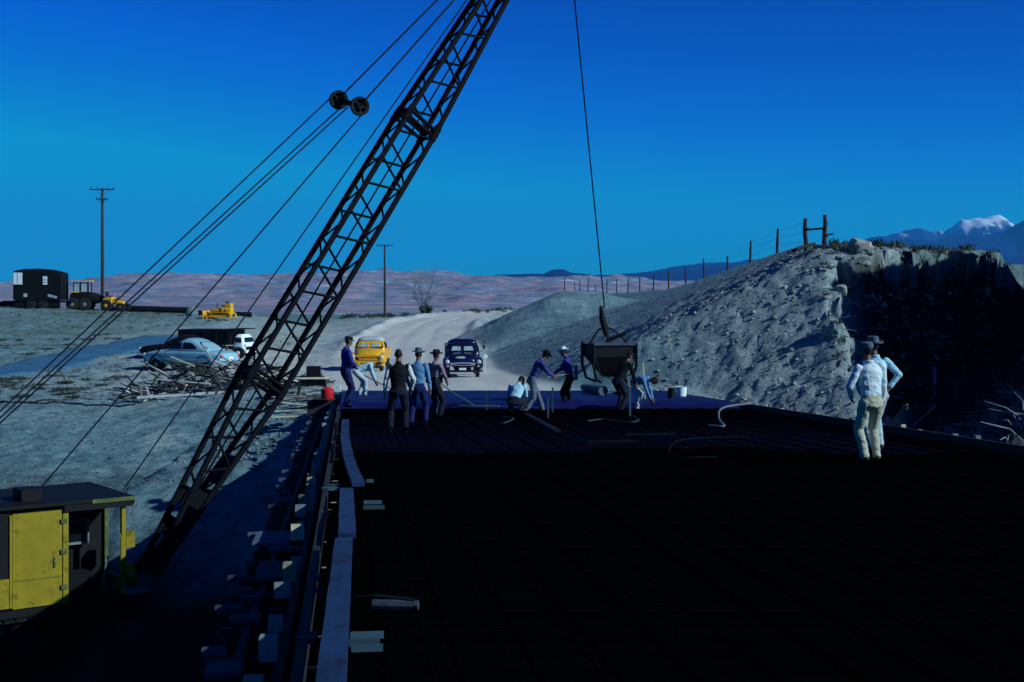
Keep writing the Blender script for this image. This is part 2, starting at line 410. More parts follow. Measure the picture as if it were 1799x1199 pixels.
def terrain(x, y, detail=True):
    """height and surface cover (graded earth, sage, rubble)"""
    u = np.where(y < 95, x + SH * y, 0.0)
    xc = xC(y); road = zR(y)
    wl = sstep(xc - 16, xc - 6.5, x) * sstep(46, 64, y)
    left = zL(y) - 0.0045 * np.clip(x + 26, -20, 30) * sstep(85, 115, y) * (1 - sstep(140, 170, y)) * 7
    left = left + 0.35 * fbm(x * 0.09, y * 0.09, 3, 3)
    z = left * (1 - wl) + road * wl
    # berms beside the graded road
    off = np.abs(x - xc)
    z = z + 0.48 * np.exp(-((off - 5.0) / 0.7) ** 2) * sstep(95, 110, y) * (1 - sstep(190, 215, y)) * (0.7 + 0.6 * vnoise(x * 0.3, y * 0.2, 5))
    z = z - 0.05 * (np.exp(-((x - xc - 1.2) / 0.5) ** 2) + np.exp(-((x - xc + 1.1) / 0.5) ** 2)) * sstep(60, 70, y)
    # embankment
    he = hE(y); slope = sE(y); xf = xF(y)
    top = he - slope * np.clip(xf - x, 0, 200) ** 1.0
    top = np.where(x > xf, he - 0.015 * (x - xf), top)
    yfront = 62 + 0.6 * vnoise(x * 0.25, y * 0.0 + 3, 9) * 3
    top = top - 0.66 * np.clip(yfront - y, 0, 100)
    hump = -0.30 - 0.45 * (np.hypot(np.where(x > 4.3, (x - 4.3) * 0.22, (x - 4.3) * 1.0), (y - 122) * 0.45) + 0.6 * fbm(x * 0.3, y * 0.2, 14, 3))
    top = np.maximum(top, hump)
    # right-hand land, cut by the channel
    ds, fl, side = channel(x, y)
    rightland = np.where(side < 0, -4.2 + 5.0 * sstep(38, 54, y), top)
    wob = 2.2 * fbm(x * 0.45, y * 0.45, 21, 5, 0.65)
    wall = fl + np.clip(ds - 2.3 + wob, 0, 60) * np.where(side > 0, 1.15 + 1.1 * sstep(57, 64, y), 1.4)
    qw = (wall + 0.25) / 1.9; kw = np.floor(qw); tw_ = (kw + sstep(0.45, 0.9, qw - kw)) * 1.9 - 0.25
    ledge = np.where((side > 0) & (y > 56), wall * 0.2 + tw_ * 0.8, wall)
    rl = np.minimum(np.where(side < 0, rightland, np.maximum(top, -7.4)), ledge)
    emb = np.where(u > 11.4, rl, top)
    tq = np.clip(((x - 33.5) * -2.5 + (y - 66) * -12) / (2.5 ** 2 + 144), 0, 1)
    heap = 8.3 + 2.3 * tq - 1.2 * np.hypot(x - 33.5 + 2.5 * tq, y - 66 + 12 * tq) + 1.0 * fbm(x * 0.3, y * 0.3, 77, 3)  # ridge added out of view on the right to shade the cut bank
    shade_heap2 = 5.0 - 0.9 * np.hypot(x - 27, (y - 44) * 0.7)  # second unseen mound, added to keep sun off the gully
    emb = np.where(u > 11.4, np.maximum(emb, np.maximum(heap, shade_heap2)), emb)
    emb = np.where(u > 11.4, emb - 5.0 * sstep(24.4, 26.4, x) * sstep(69, 72, y) * (1 - sstep(100, 140, y)), emb)
    # under and in front of the bridge: the wash
    wash = -7.4 + 0.25 * fbm(x * 0.2, y * 0.2, 8, 3)
    abut = np.where(y < 49.5, np.maximum(wash, np.minimum(road - 0.15 - 0.9 * (49.5 - y), zL(y) + 0.4)), road)
    onroad = np.where((u > -0.6) & (u < 11.4), abut, z)
    edge = sstep(-2.6, -0.6, u)
    near = 1 - sstep(50, 60, y)
    z = np.where(u < 11.4, z * (1 - edge * near) + onroad * edge * near, z)
    z = np.where((u > 11.4), np.where(y > 49, np.maximum(road - 0.75 * (u - 11.4) * near - 30 * (near > 0.999), emb), emb), np.maximum(z, np.where(y > 49.5, emb, -99)))
    bank_l = -1.64 - GR * y - 0.9 - 0.2 * np.clip(-u - 0.6, 0, 99) - 0.5 * np.clip(-u - 5.0, 0, 99) - 0.5 * np.clip(33 - y, 0, 99) + 0.25 * fbm(x * 0.5, y * 0.5, 19, 4)
    z = np.where((u < -0.2) & (y < 62), np.maximum(z, bank_l), z)
    steep_r = np.where(u > 11.0, sstep(0.5, 3.0, ds) , 0) * (1 - sstep(66, 90, y))
    bank = np.clip((emb - road) * 1.2, 0, 1) * (x > xc)
    rubble = np.clip(np.maximum(bank * (1 - sstep(70, 130, y) * 0.55), steep_r), 0, 1)
    if detail:
        cor = rubble * (u > 10) * (1 - sstep(60, 76, y)); rough = 0.03 + 0.03 * rubble + 0.10 * cor
        roadm = np.exp(-(np.clip(off - 3.8, 0, 99) / 1.6) ** 2) * sstep(49, 53, y) * (1 - rubble)
        z = z + rough * (1 - 0.8 * roadm) * (fbm(x * 1.5, y * 1.5, 31, 5, 0.8) - 0.8 * np.abs(vnoise(x * 0.9, y * 0.9, 33))) * sstep(0, 1, np.abs(u - 5.4) - 5.4 + (y > 52) * 5)
        lump = (1 - roadm) * (1 - rubble) * (u < 2)
        z = z + 0.15 * lump * fbm(x * 0.8, y * 0.8, 41, 4, 0.7) + 0.05 * lump * fbm(x * 2.6, y * 2.6, 43, 2, 0.6)
    return z, rubble
def build_ground():
    def axis(a, b, st, lo, hi, g):
        core = list(np.arange(a, b + 1e-6, st)); s_ = st; p = core[-1]; up = []
        while p < hi: s_ *= g; p += s_; up.append(p)
        s_ = st; p = core[0]; dn = []
        while p > lo: s_ *= g; p -= s_; dn.append(p)
        return np.array(dn[::-1] + core + up)
    xs = axis(-20, 27, 0.17, -6000, 6000, 1.045); ys = axis(20, 82, 0.17, -300, 12000, 1.03)
    X, Y = np.meshgrid(xs, ys); Z, rub = terrain(X, Y)
    far = sstep(260, 500, np.hypot(X, Y)); Z = Z * (1 - far) + (-9.0) * far
    Z = Z - 4 * sstep(290, 330, Y) - 25 * sstep(600, 3000, Y) * (np.abs(X) < 1e9)
    ny, nx = X.shape
    v = np.stack([X, Y, Z], -1).reshape(-1, 3)
    idx = np.arange(ny * nx).reshape(ny, nx)
    q = np.stack([idx[:-1, :-1], idx[:-1, 1:], idx[1:, 1:], idx[1:, :-1]], -1).reshape(-1, 4)
    me = bpy.data.meshes.new('ground')
    me.vertices.add(len(v)); me.vertices.foreach_set('co', v.ravel())
    me.loops.add(q.size); me.loops.foreach_set('vertex_index', q.ravel().astype(np.int32))
    me.polygons.add(len(q)); me.polygons.foreach_set('loop_start', np.arange(0, q.size, 4, dtype=np.int32)); me.polygons.foreach_set('loop_total', np.full(len(q), 4, np.int32))
    me.update(); me.validate()
    xc = xC(Y); off = np.abs(X - xc + 0.5 * vnoise(Y * 0.2, X * 0 + 2, 50)); U = X + SH * Y
    road = np.exp(-(np.clip(off - 4.0, 0, 99) / 1.5) ** 2) * sstep(50, 54, Y)
    wide = np.exp(-(np.clip(-(X - xc) - 7, 0, 99) / 9) ** 2) * np.exp(-(np.clip(X - xc - 4, 0, 99) / 1.2) ** 2) * sstep(52, 70, Y) * (0.66 - 0.30 * sstep(90, 120, Y))
    tx = np.interp(Y, [60, 75, 85, 100, 112], [-32, -27, -25.6, -24.0, -21]); tr = np.exp(-((X - tx) / 2.6) ** 4) * sstep(60, 68, Y) * (1 - sstep(108, 116, Y)) * 0.55
    road = np.clip(np.maximum(road, wide) * (1 - rub), 0, 1)
    sage = np.clip((X < xc - 8) * sstep(82, 108, Y) * (0.55 + 1.2 * fbm(X * 0.12, Y * 0.12, 61, 3)) + sstep(200, 260, Y) * 0.45, 0, 1) * (1 - rub)
    shade_dark = sstep(-5.6, -6.6, Z) * (Y < 60); chd = channel(X, Y)[0]; shade_dark = np.maximum(shade_dark, (U > 11.6) * (1 - sstep(5.5, 8.0, chd)) * (Y < 76) * (Y > 15) * sstep(13.5, 15.5, X) * sstep(1.3, 0.7, Z + 1.2 * fbm(X * 0.8, Y * 0.8, 91, 4, 0.7)))  # mask for the painted shade over wash bed and gully
    topsage = (X > xF(Y) + 1.5) * (Z > 0.9) * (Y > 64)
    sage = np.clip(np.maximum(sage, topsage * 0.9), 0, 1); rub = rub * (1 - 0.8 * topsage)
    road = road * (1 - shade_dark); rub = rub * (0.2 + 0.8 * sstep(4.5, 9.5, X + 1.5 * fbm(X * 0.3, Y * 0.3, 93, 3)) * (1 - sstep(64, 84, Y)))
    c = np.stack([road, sage, rub, shade_dark], -1).reshape(-1, 4)
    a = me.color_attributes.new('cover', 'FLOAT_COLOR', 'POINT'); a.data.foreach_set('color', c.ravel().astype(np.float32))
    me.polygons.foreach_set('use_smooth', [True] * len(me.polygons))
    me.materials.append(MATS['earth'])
    o = bpy.data.objects.new('ground', me); COL.objects.link(o); o['kind'] = 'structure'
build_ground()
def gz(x, y): return float(terrain(np.array([float(x)]), np.array([float(y)]))[0][0])
def ground_at(px, d):
    x = (px - 899.5) / FPX * d; return Vector((x, d, gz(x, d)))

# the old paved side road
vs_ = []; nn_ = 70; ww = np.linspace(-2.3, 2.3, 15)
for j in range(nn_):
    yy = 58 + (99 - 58) * j / (nn_ - 1); tx = float(np.interp(yy, [55, 60, 75, 85, 100, 112, 118], [-34, -31.8, -27, -25.6, -23.6, -20.5, -18.5]))
    xs_ = tx + ww * (1 + 0.06 * np.sin(yy * 0.9 + ww)); zz = terrain(xs_, np.full_like(xs_, yy))[0]; zz = zz.mean() * 0.75 + zz * 0.25 + 0.09; zz[0] -= .3; zz[-1] -= .3
    vs_ += [(a, yy, c) for a, c in zip(xs_, zz)]
b = MB(); b.add(vs_, [(j * 15 + i, j * 15 + i + 1, (j + 1) * 15 + i + 1, (j + 1) * 15 + i) for j in range(nn_ - 1) for i in range(14)])
tag(b.build('side_road', 'asphalt', smooth='all'), kind='structure')
def grid_obj(name, X, Y, Z, mat, snow=None, kind='structure'):
    ny, nx = X.shape; v = np.stack([X, Y, Z], -1).reshape(-1, 3); idx = np.arange(ny * nx).reshape(ny, nx)
    q = np.stack([idx[:-1, :-1], idx[:-1, 1:], idx[1:, 1:], idx[1:, :-1]], -1).reshape(-1, 4)
    me = bpy.data.meshes.new(name); me.from_pydata(v.tolist(), [], q.tolist()); me.update()
    if snow is not None:
        a = me.attributes.new('snow', 'FLOAT', 'POINT'); a.data.foreach_set('value', snow.ravel().astype(np.float32))
    me.polygons.foreach_set('use_smooth', [True] * len(me.polygons))
    me.materials.append(MATS[mat]); o = bpy.data.objects.new(name, me); COL.objects.link(o); o['kind'] = kind; return o
# red and white badlands rising beyond the road
ys = 285 * (3400 / 285) ** np.linspace(0, 1, 190); tt = np.linspace(-0.75, 0.75, 420)
T_, Y_ = np.meshgrid(tt, ys); X_ = T_ * (Y_ * 0.85 + 300)
prow = np.interp(Y_, [285, 480, 700, 1000, 1500, 2000, 2600, 3000, 3400], [560, 553, 546, 536, 520, 504, 487, 481, 483])
pxl = X_ / Y_ * FPX + 899.5
toprow = np.interp(pxl, [-400, 0, 180, 220, 400, 470, 640, 700, 830, 950, 1100, 1300, 2200], [6, 14, 8, 1, 4, 5, -1, -1, 3, 8, 12, 14, 14]) * sstep(1500, 2800, Y_)
Z_ = -(prow + toprow - HOR) / FPX * Y_
Z_ = Z_ + (Y_ / 3000) * 19 * (fbm(X_ * 0.004, Y_ * 0.006, 71, 6, 0.6) - 0.5 * np.abs(vnoise(X_ * 0.012, Y_ * 0.008, 73))) * sstep(300, 1200, Y_)
st = 7.0; q_ = Z_ / st; Z_ = np.where(Y_ > 700, (np.floor(q_) + sstep(0.55, 0.9, q_ - np.floor(q_))) * st * 0.55 + Z_ * 0.45, Z_)
Z_ = Z_ - 60 * sstep(3200, 3400, Y_)
grid_obj('desert_hills', X_, Y_, Z_, 'desert_rock')

def range_obj(name, d0, d1, rows, pxs, seed, amp, snowline=None, n=260, m=44):
    """a ridge with a crest given by picture rows, modelled with real depth and spurs"""
    px = np.linspace(pxs[0], pxs[1], n); crest = np.interp(px, [r[0] for r in rows], [r[1] for r in rows])
    tt = np.linspace(0, 1, m); PX, T = np.meshgrid(px, tt); dm = (d0 + d1) / 2
    Yv = d0 + (d1 - d0) * T; Xv = (PX - 899.5) / FPX * dm
    hc = -(np.tile(crest, (m, 1)) - HOR) / FPX * dm
    prof = np.where(T < 0.5, sstep(0, 0.5, T) * 0.6 + T * 0.8, 1 - (T - 0.5) * 1.5)
    nz = fbm(Xv / (dm * 0.02), Yv / (dm * 0.03), seed, 6, 0.58)
    rid = -np.abs(fbm(Xv / (dm * 0.03), Yv / (dm * 0.05), seed + 9, 5, 0.55)) * 2.2 + 0.3
    base = -40.0
    Zv = base + (hc - base) * prof + amp * dm * (nz * 0.6 + rid) * (1 - np.abs(T - 0.5) * 1.2) * np.clip((hc - base) / (hc.max() - base), 0.1, 1)
    sn = None
    if snowline is not None: sn = sstep(snowline - 25, snowline + 90, Zv + 330 * fbm(Xv / 260, Yv / 260, seed + 3, 5, 0.7))
    else: sn = np.zeros_like(Zv)
    return grid_obj(name, Xv, Yv, Zv, 'mountain_rock', sn)
range_obj('distant_butte', 6500, 7600, [(700, 492), (860, 484), (885, 481), (955, 481), (972, 473), (990, 473), (1003, 479), (1035, 481), (1042, 488), (1200, 492)], (700, 1200), 101, 0.0006)
range_obj('distant_plain', 8200, 9400, [(900, 490), (1080, 482), (1240, 474), (1330, 468), (1460, 452), (1520, 448), (1799, 452), (2200, 460)], (900, 2200), 131, 0.0006)
range_obj('foothills', 11000, 13000, [(1100, 482), (1200, 466), (1260, 462), (1300, 458), (1460, 440), (1530, 424), (1620, 419), (1700, 413), (1760, 408), (1800, 386), (1850, 392), (2200, 420)], (1100, 2200), 151, 0.0022)
range_obj('mountain_range', 15500, 19500, [(1150, 485), (1225, 464), (1270, 458), (1330, 462), (1430, 440), (1500, 430), (1540, 412), (1600, 404), (1660, 398), (1690, 386), (1715, 377), (1740, 370), (1770, 386), (1800, 392), (1850, 390), (2300, 440)], (1150, 2300), 171, 0.0042, snowline=730)
# ------------------------------------------------------------------ bridge
UL, UR, YEND = -0.62, 10.95, 49.7
def slab(u0, u1, y0, y1, h0, h1, mb=None):
    b = mb or MB(); vs_ = [BU(u, y, h) for h in (h0, h1) for (u, y) in ((u0, y0), (u1, y0), (u1, y1), (u0, y1))]
    b.add(vs_, [(3, 2, 1, 0), (4, 5, 6, 7), (0, 1, 5, 4), (1, 2, 6, 5), (2, 3, 7, 6), (3, 0, 4, 7)]); return b
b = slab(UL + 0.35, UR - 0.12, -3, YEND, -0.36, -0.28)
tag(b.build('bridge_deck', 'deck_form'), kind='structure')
b = MB()
for u in (0.6, 3.2, 5.8, 8.4, 10.4): slab(u - 0.15, u + 0.15, -3, 48.6, -1.35, -0.362, b)
tag(b.build('bridge_girders', 'black_steel'), kind='structure')
b = MB(); slab(-0.4, 11.1, 48.7, 49.6, -3.9, -0.37, b)
tag(b.build('bridge_abutment', 'rough_concrete'), kind='structure')
b = MB()
for yy in (14.0, 31.5):
    slab(-0.2, 11.0, yy, yy + 0.9, -2.1, -1.36, b)
    for u in (1.5, 5.4, 9.3): b.tube(BU(u, yy + 0.45, -2.1), Vector((BU(u, yy + 0.45).x, yy + 0.45, -7.9)), 0.42, 0.42, 14)
tag(b.build('bridge_piers', 'rough_concrete'), kind='structure')
# fresh concrete at the far end, uneven at its leading edge
nx_, ny_ = 90, 70; us = np.linspace(-0.22, 10.8, nx_)
rows = []
for j in range(ny_):
    t = j / (ny_ - 1); lead = 38.3 + 1.3 * fbm(us * 0.5, us * 0 + 1, 5, 4) + 0.5 * np.sin(us)
    yv = lead + (YEND - lead) * t
    hh = -0.03 + 0.05 * fbm(us * 1.3, yv * 1.3, 15, 5, 0.65) * (1 - 0.75 * sstep(0.35, 0.6, np.full_like(us, t))) - 0.26 * (1 - sstep(0, 0.14, np.full_like(us, t)))
    rows.append([BU(u_, y_, h_) for u_, y_, h_ in zip(us, yv, hh)])
b = MB(); vs_ = [v for r in rows for v in r]
b.add(vs_, [(j * nx_ + i, j * nx_ + i + 1, (j + 1) * nx_ + i + 1, (j + 1) * nx_ + i) for j in range(ny_ - 1) for i in range(nx_ - 1)])
tag(b.build('fresh_concrete', 'wet_concrete', smooth='all'), kind='stuff')
# navy sheet ahead of the pour, sky sheen put into its colour
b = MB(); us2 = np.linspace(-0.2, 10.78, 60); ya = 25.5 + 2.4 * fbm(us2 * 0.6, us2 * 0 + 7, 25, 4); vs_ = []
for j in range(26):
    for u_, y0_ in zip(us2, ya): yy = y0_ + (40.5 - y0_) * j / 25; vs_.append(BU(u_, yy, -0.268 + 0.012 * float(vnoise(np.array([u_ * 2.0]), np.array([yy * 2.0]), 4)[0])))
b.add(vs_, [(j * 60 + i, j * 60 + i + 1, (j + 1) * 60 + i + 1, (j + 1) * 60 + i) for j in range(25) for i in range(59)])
tag(b.build('sky_sheen_film', 'sky_sheen_film', smooth='all'), kind='stuff')
# rebar mat
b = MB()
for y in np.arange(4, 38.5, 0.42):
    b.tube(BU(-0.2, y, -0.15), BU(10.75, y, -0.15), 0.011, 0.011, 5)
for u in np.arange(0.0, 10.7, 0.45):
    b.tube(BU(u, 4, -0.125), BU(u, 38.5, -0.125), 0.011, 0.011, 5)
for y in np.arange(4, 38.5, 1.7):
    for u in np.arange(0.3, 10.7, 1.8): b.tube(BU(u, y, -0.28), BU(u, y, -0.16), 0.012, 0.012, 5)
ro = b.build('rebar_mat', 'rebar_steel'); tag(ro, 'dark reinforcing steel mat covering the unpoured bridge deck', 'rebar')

# ------------------------------------------------------------------ formwork along the left edge
fw = thing('deck_edge_formwork', 'timber edge formwork with jutting joists along the left side of the bridge', 'formwork', BU(-0.6, 6, -0.3))
fwl = fw.location.copy()
def fbox(name, u, y, h, su, sy, sh, mat, rz=0.0, cache={}, parent=fw, base=fwl):
    if mat not in cache: cache[mat] = unit_box('timber', mat)
    c = BU(u, y, h) - base
    mw = Matrix.Translation(c) @ Euler((math.atan(-GR), 0, math.atan(SH) + rz)).to_matrix().to_4x4() @ Matrix.Diagonal((su, sy, sh, 1))
    return inst(name, cache[mat], parent, mw)
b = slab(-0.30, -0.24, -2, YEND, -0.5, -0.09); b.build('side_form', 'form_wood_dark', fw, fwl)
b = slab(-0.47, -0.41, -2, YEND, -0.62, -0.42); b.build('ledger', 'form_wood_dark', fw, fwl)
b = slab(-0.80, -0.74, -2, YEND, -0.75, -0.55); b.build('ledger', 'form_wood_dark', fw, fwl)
y = 6.4; k = 0
while y < 46:
    k += 1
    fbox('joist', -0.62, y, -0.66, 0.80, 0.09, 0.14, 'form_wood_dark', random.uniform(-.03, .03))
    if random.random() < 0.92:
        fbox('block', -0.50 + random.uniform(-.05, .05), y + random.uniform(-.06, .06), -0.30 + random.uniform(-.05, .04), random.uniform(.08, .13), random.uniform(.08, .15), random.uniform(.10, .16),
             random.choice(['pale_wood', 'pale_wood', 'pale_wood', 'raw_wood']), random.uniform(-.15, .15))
    if random.random() < 0.7:
        fbox('outrigger', -0.98 + random.uniform(-.1, .08), y + random.uniform(-.1, .1), -0.56 + random.uniform(-.04, .03), random.uniform(.10, .24), random.uniform(.06, .14), 0.05, random.choice(['outer_wood', 'outer_wood', 'dark_board']), random.uniform(-.12, .12))
    if random.random() < 0.35:
        fbox('stub', -0.22 + random.uniform(-.03, .03), y + .2, -0.30, .12, random.uniform(.03, .06), .05, 'raw_wood')
    y += random.uniform(0.75, 1.0) if y < 16 else random.uniform(0.5, 0.75)
# big outer plates seen near the crane
for (px, py, su, sy) in ((480, 930, 0.5, 0.9), (500, 948, 0.42, 0.12), (478, 985, 0.35, 1.0), (440, 1030, 0.22, 0.12), (432, 1065, 0.3, 0.2), (395, 1150, 0.3, 0.3)):
    p = D(px, py, -0.42); fbox('plate', p.x + SH * p.y, p.y, -0.52, su * .8, sy, 0.04, 'outer_wood')
# walkway boards laid end to end on the edge
def plank(pa, pb, wd, h, name='walkway_plank', mat='plank_wood', th=0.045, parent=fw, base=fwl):
    a = D(*pa, h) - base; c = D(*pb, h) - base
    bb = MB(); n = 8; d = (c - a); side = Vector((d.y, -d.x, 0)).normalized() * wd / 2
    L, R_ = [], []
    for i in range(n + 1):
        t = i / n; q = a + d * t + Vector((0, 0, 0.012 * math.sin(t * 5 + pa[0])))
        jit = 0.004 * math.sin(i * 2.3 + pa[1])
        L.append([q - side * (1 + jit * 8), q + side * (1 - jit * 6), q + side + Vector((0, 0, -th)), q - side + Vector((0, 0, -th))])
    bb.rings(L); return bb.build(name, mat, parent)
plank((579, 1230), (604, 944), 0.145, 0.03)
plank((610, 938), (609, 856), 0.15, 0.02)
plank((630, 850), (612, 802), 0.15, 0.0)
plank((612, 800), (606, 768), 0.15, 0.03)
plank((606, 766), (607, 738), 0.15, 0.0)
for (px, py, su, sy, m_) in ((580, 862, .22, .10, 'cleat_wood'), (588, 856, .2, .05, 'cleat_wood'), (655, 886, .22, .05, 'cleat_wood'), (657, 895, .25, .05, 'cleat_wood'), (650, 848, .10, .10, 'cleat_wood'),
                             (572, 906, .10, .08, 'cleat_wood'), (535, 1130, .12, .16, 'cleat_wood'), (540, 1122, .14, .04, 'cleat_wood'), (645, 1122, .22, .05, 'cleat_wood'), (640, 1135, .20, .10, 'cleat_wood'), (645, 1145, .2, .04, 'cleat_wood'),
                             (556, 1020, .06, .12, 'cleat_wood'), (558, 1042, .09, .03, 'plank_wood')):
    p = D(px, py, -0.12); fbox('cleat', p.x + SH * p.y, p.y, -0.10, su * .9, sy * .5, 0.04, m_)
# right edge form
fr = thing('far_edge_formwork', 'dark edge form board with small blocks along the right side of the bridge', 'formwork', BU(10.95, 20, -0.3))
frl = fr.location.copy()
slab(10.83, 10.89, -2, YEND, -0.5, -0.02).build('side_form', 'form_wood_dark', fr, frl)
for i in range(34):
    y = 16 + i * 0.75 + random.uniform(-.25, .25)
    if random.random() < .75:
        fbox('block', 11.0 + random.uniform(-.02, .04), y, -0.05 + random.uniform(-.04, .04), .09, random.uniform(.05, .14), .08, random.choice(['raw_wood', 'raw_wood', 'pale_wood', 'dark_board']), 0, parent=fr, base=frl)

# ------------------------------------------------------------------ crane
CR = ground_at(110, 28.5); CR.z -= 0.05
crane = thing('crawler_crane', 'yellow crawler crane with long black lattice boom in the wash beside the bridge', 'crane', CR)
F_ = P(262, 1000, 29.0); T_ = P(985, -205, 35.0)
ub = (T_ - F_).normalized(); hd = Vector((ub.x, ub.y, 0)).normalized()
lat = Vector((hd.y, -hd.x, 0)); nrm = lat.cross(ub); nrm = nrm if nrm.z > 0 else -nrm
LB = (T_ - F_).length
def cl(v): return Vector(v) - CR
NW = lambda s: float(np.interp(s, [0, 0.03, 0.235, 0.60, 1.0], [0.16, 0.20, 0.86, 0.84, 0.28]))
LW = lambda s: float(np.interp(s, [0, 0.235, 0.60, 1.0], [0.66, 0.58, 0.56, 0.30]))
def corner(s, i, j):   # i: -1 far side / +1 camera side, j: -1 under / +1 top
    return F_ + ub * (LB * s) + lat * (LW(s) / 2 * i) + nrm * (NW(s) / 2 * j)
bb = MB()
for s in (0.0, 0.235, 0.243, 0.60, 0.608):         # frames at the section joints
    for (a, c) in (((-1, -1), (1, -1)), ((1, -1), (1, 1)), ((1, 1), (-1, 1)), ((-1, 1), (-1, -1))): bb.tube(cl(corner(s, *a)), cl(corner(s, *c)), 0.045, 0.045, 6)
    for a in ((-1, -1), (1, -1), (1, 1), (-1, 1)):
        p = cl(corner(s, *a)); bb.tube(p - ub * 0.10, p + ub * 0.10, 0.085, 0.085, 8)
for s in (0.239, 0.604): bb.tube(cl(corner(s, -1, -1)), cl(corner(s, 1, 1)), 0.03); bb.tube(cl(corner(s, 1, -1)), cl(corner(s, -1, 1)), 0.03)
bb.tube(cl(F_ + ub * 0.02), cl(T_ - ub * 0.05), 0.02, 0.02, 6)
boom = bb.build('boom', 'boom_steel', crane)
chord_me = unit_cyl('chord', 'boom_steel', 8)
for i in (-1, 1):
    for j in (-1, 1):
        for s0, s1 in ((0, .03), (.03, .235), (.235, .60), (.60, 1.0)):
            inst('chord', chord_me, boom, seg_matrix(cl(corner(s0, i, j)), cl(corner(s1, i, j)), 0.068))
brace_me = unit_cyl('brace', 'boom_steel', 6)
np_ = 13
for k in range(1, np_):
    for i in (-1, 1):                                  # wide side faces: one rung and one steep diagonal to each bay, the two faces staggered
        s0 = (k + (0.5 if i > 0 else 0.0)) / np_
        if s0 + .5 / np_ > 1: continue
        inst('brace', brace_me, boom, seg_matrix(cl(corner(s0, i, 1)), cl(corner(s0 + .25 / np_, i, -1)), 0.030))
        inst('brace', brace_me, boom, seg_matrix(cl(corner(s0 + .25 / np_, i, -1)), cl(corner(s0 + .5 / np_, i, 1)), 0.030))
for k in range(2, 20):
    s0, s1, s2 = k / 20, (k + .5) / 20, (k + 1) / 20
    for j in (-1, 1):
        o_ = 0.0 if j < 0 else 0.018
        if s2 + o_ > 1: continue
        inst('brace', brace_me, boom, seg_matrix(cl(corner(s0 + o_, -1, j)), cl(corner(s1 + o_, 1, j)), 0.024))
        inst('brace', brace_me, boom, seg_matrix(cl(corner(s1 + o_, 1, j)), cl(corner(s2 + o_, -1, j)), 0.024))
bb = MB()                                           # plated foot of the boom with round lightening holes left open between strips
for i in (-1, 1):
    for s0, s1 in ((0, .025), (.04, .062), (.078, .098)):
        q = [corner(s0, i, -1), corner(s0, i, 1), corner(s1, i, 1), corner(s1, i, -1)]
        off = lat * 0.012
        bb.add([cl(v - off) for v in q] + [cl(v + off) for v in q], [(3, 2, 1, 0), (4, 5, 6, 7), (0, 1, 5, 4), (1, 2, 6, 5), (2, 3, 7, 6), (3, 0, 4, 7)])
for s0, s1 in ((0, .05), (.058, .105), (.113, .15)):
    q = [corner(s0, -1, -1), corner(s0, 1, -1), corner(s1, 1, -1), corner(s1, -1, -1)]; off = nrm * 0.012
    bb.add([cl(v - off) for v in q] + [cl(v + off) for v in q], [(3, 2, 1, 0), (4, 5, 6, 7), (0, 1, 5, 4), (1, 2, 6, 5), (2, 3, 7, 6), (3, 0, 4, 7)])
bb.build('foot_plating', 'boom_steel', boom)
bb = MB(); tipc = cl(T_)
for o_ in (-.12, .12): bb.lathe(tipc + lat * o_, lat, [(-.035, .10), (-.035, .30), (0, .26), (.035, .30), (.035, .10)], 20)
bb.build('point_sheave', 'black_steel', boom, smooth=True)
# bridle sheaves hanging in the pendant lines
S1 = P(595, 176, 31.6); S2 = P(632, 187, 31.2)
axd = (S2 - S1).normalized(); axs = Vector((0.35, -0.93, 0.0)).normalized()
bb = MB(); bb.bar(cl(S1), cl(S2), 0.10, 0.12)
br = bb.build('bridle_yoke', 'black_steel', crane)
for S in (S1, S2):
    bb = MB(); prof = [(-.035, .145), (-.04, .20), (-.025, .215), (0, .185), (.025, .215), (.04, .20), (.035, .145), (-.035, .145)]
    bb.lathe(cl(S), axs, prof, 26); bb.lathe(cl(S), axs, [(-.06, .001), (-.06, .065), (.06, .065), (.06, .001)], 14)
    e1 = axs.cross(Vector((0, 0, 1))).normalized(); e2 = axs.cross(e1)
    for k_ in range(5):
        an = k_ * 2 * math.pi / 5 + .4; dv = e1 * math.cos(an) + e2 * math.sin(an); bb.bar(cl(S) + dv * .05, cl(S) + dv * .16, .04, .05, axs)
    sh = bb.build('sheave', 'black_steel', br)
    bb = MB()
    for a_ in (-.055, .055): bb.bar(cl(S) + axs * a_, cl(S) + axs * a_ + Vector((.24, 0, .27)), 0.02, 0.07, axs)
    bb.build('cheek_plate', 'black_steel', br)
cable_me = unit_cyl('cable', 'cable_steel', 6)
def cable(a, b_, r=0.016): inst('cable', cable_me, crane, seg_matrix(cl(a), cl(b_), r))
up1 = S1 + Vector((.20, 0, .225)); up2 = S2 + Vector((.20, 0, .225))
cable(up1, corner(.985, -1, 1), 0.022); cable(up2, corner(.985, 1, 1), 0.022)
GA = P(-60, 800, 27.6)
cable(P(581, 172, 31.6), P(-75, 794, 27.6)); cable(P(598, 190, 31.6), P(-62, 791, 27.4)); cable(P(612, 188, 31.3), P(-50, 789, 27.2))
cable(P(634, 204, 31.2), P(66, 864, 29.3)); cable(P(985, -235, 35), P(216, 862, 29.5), 0.016)
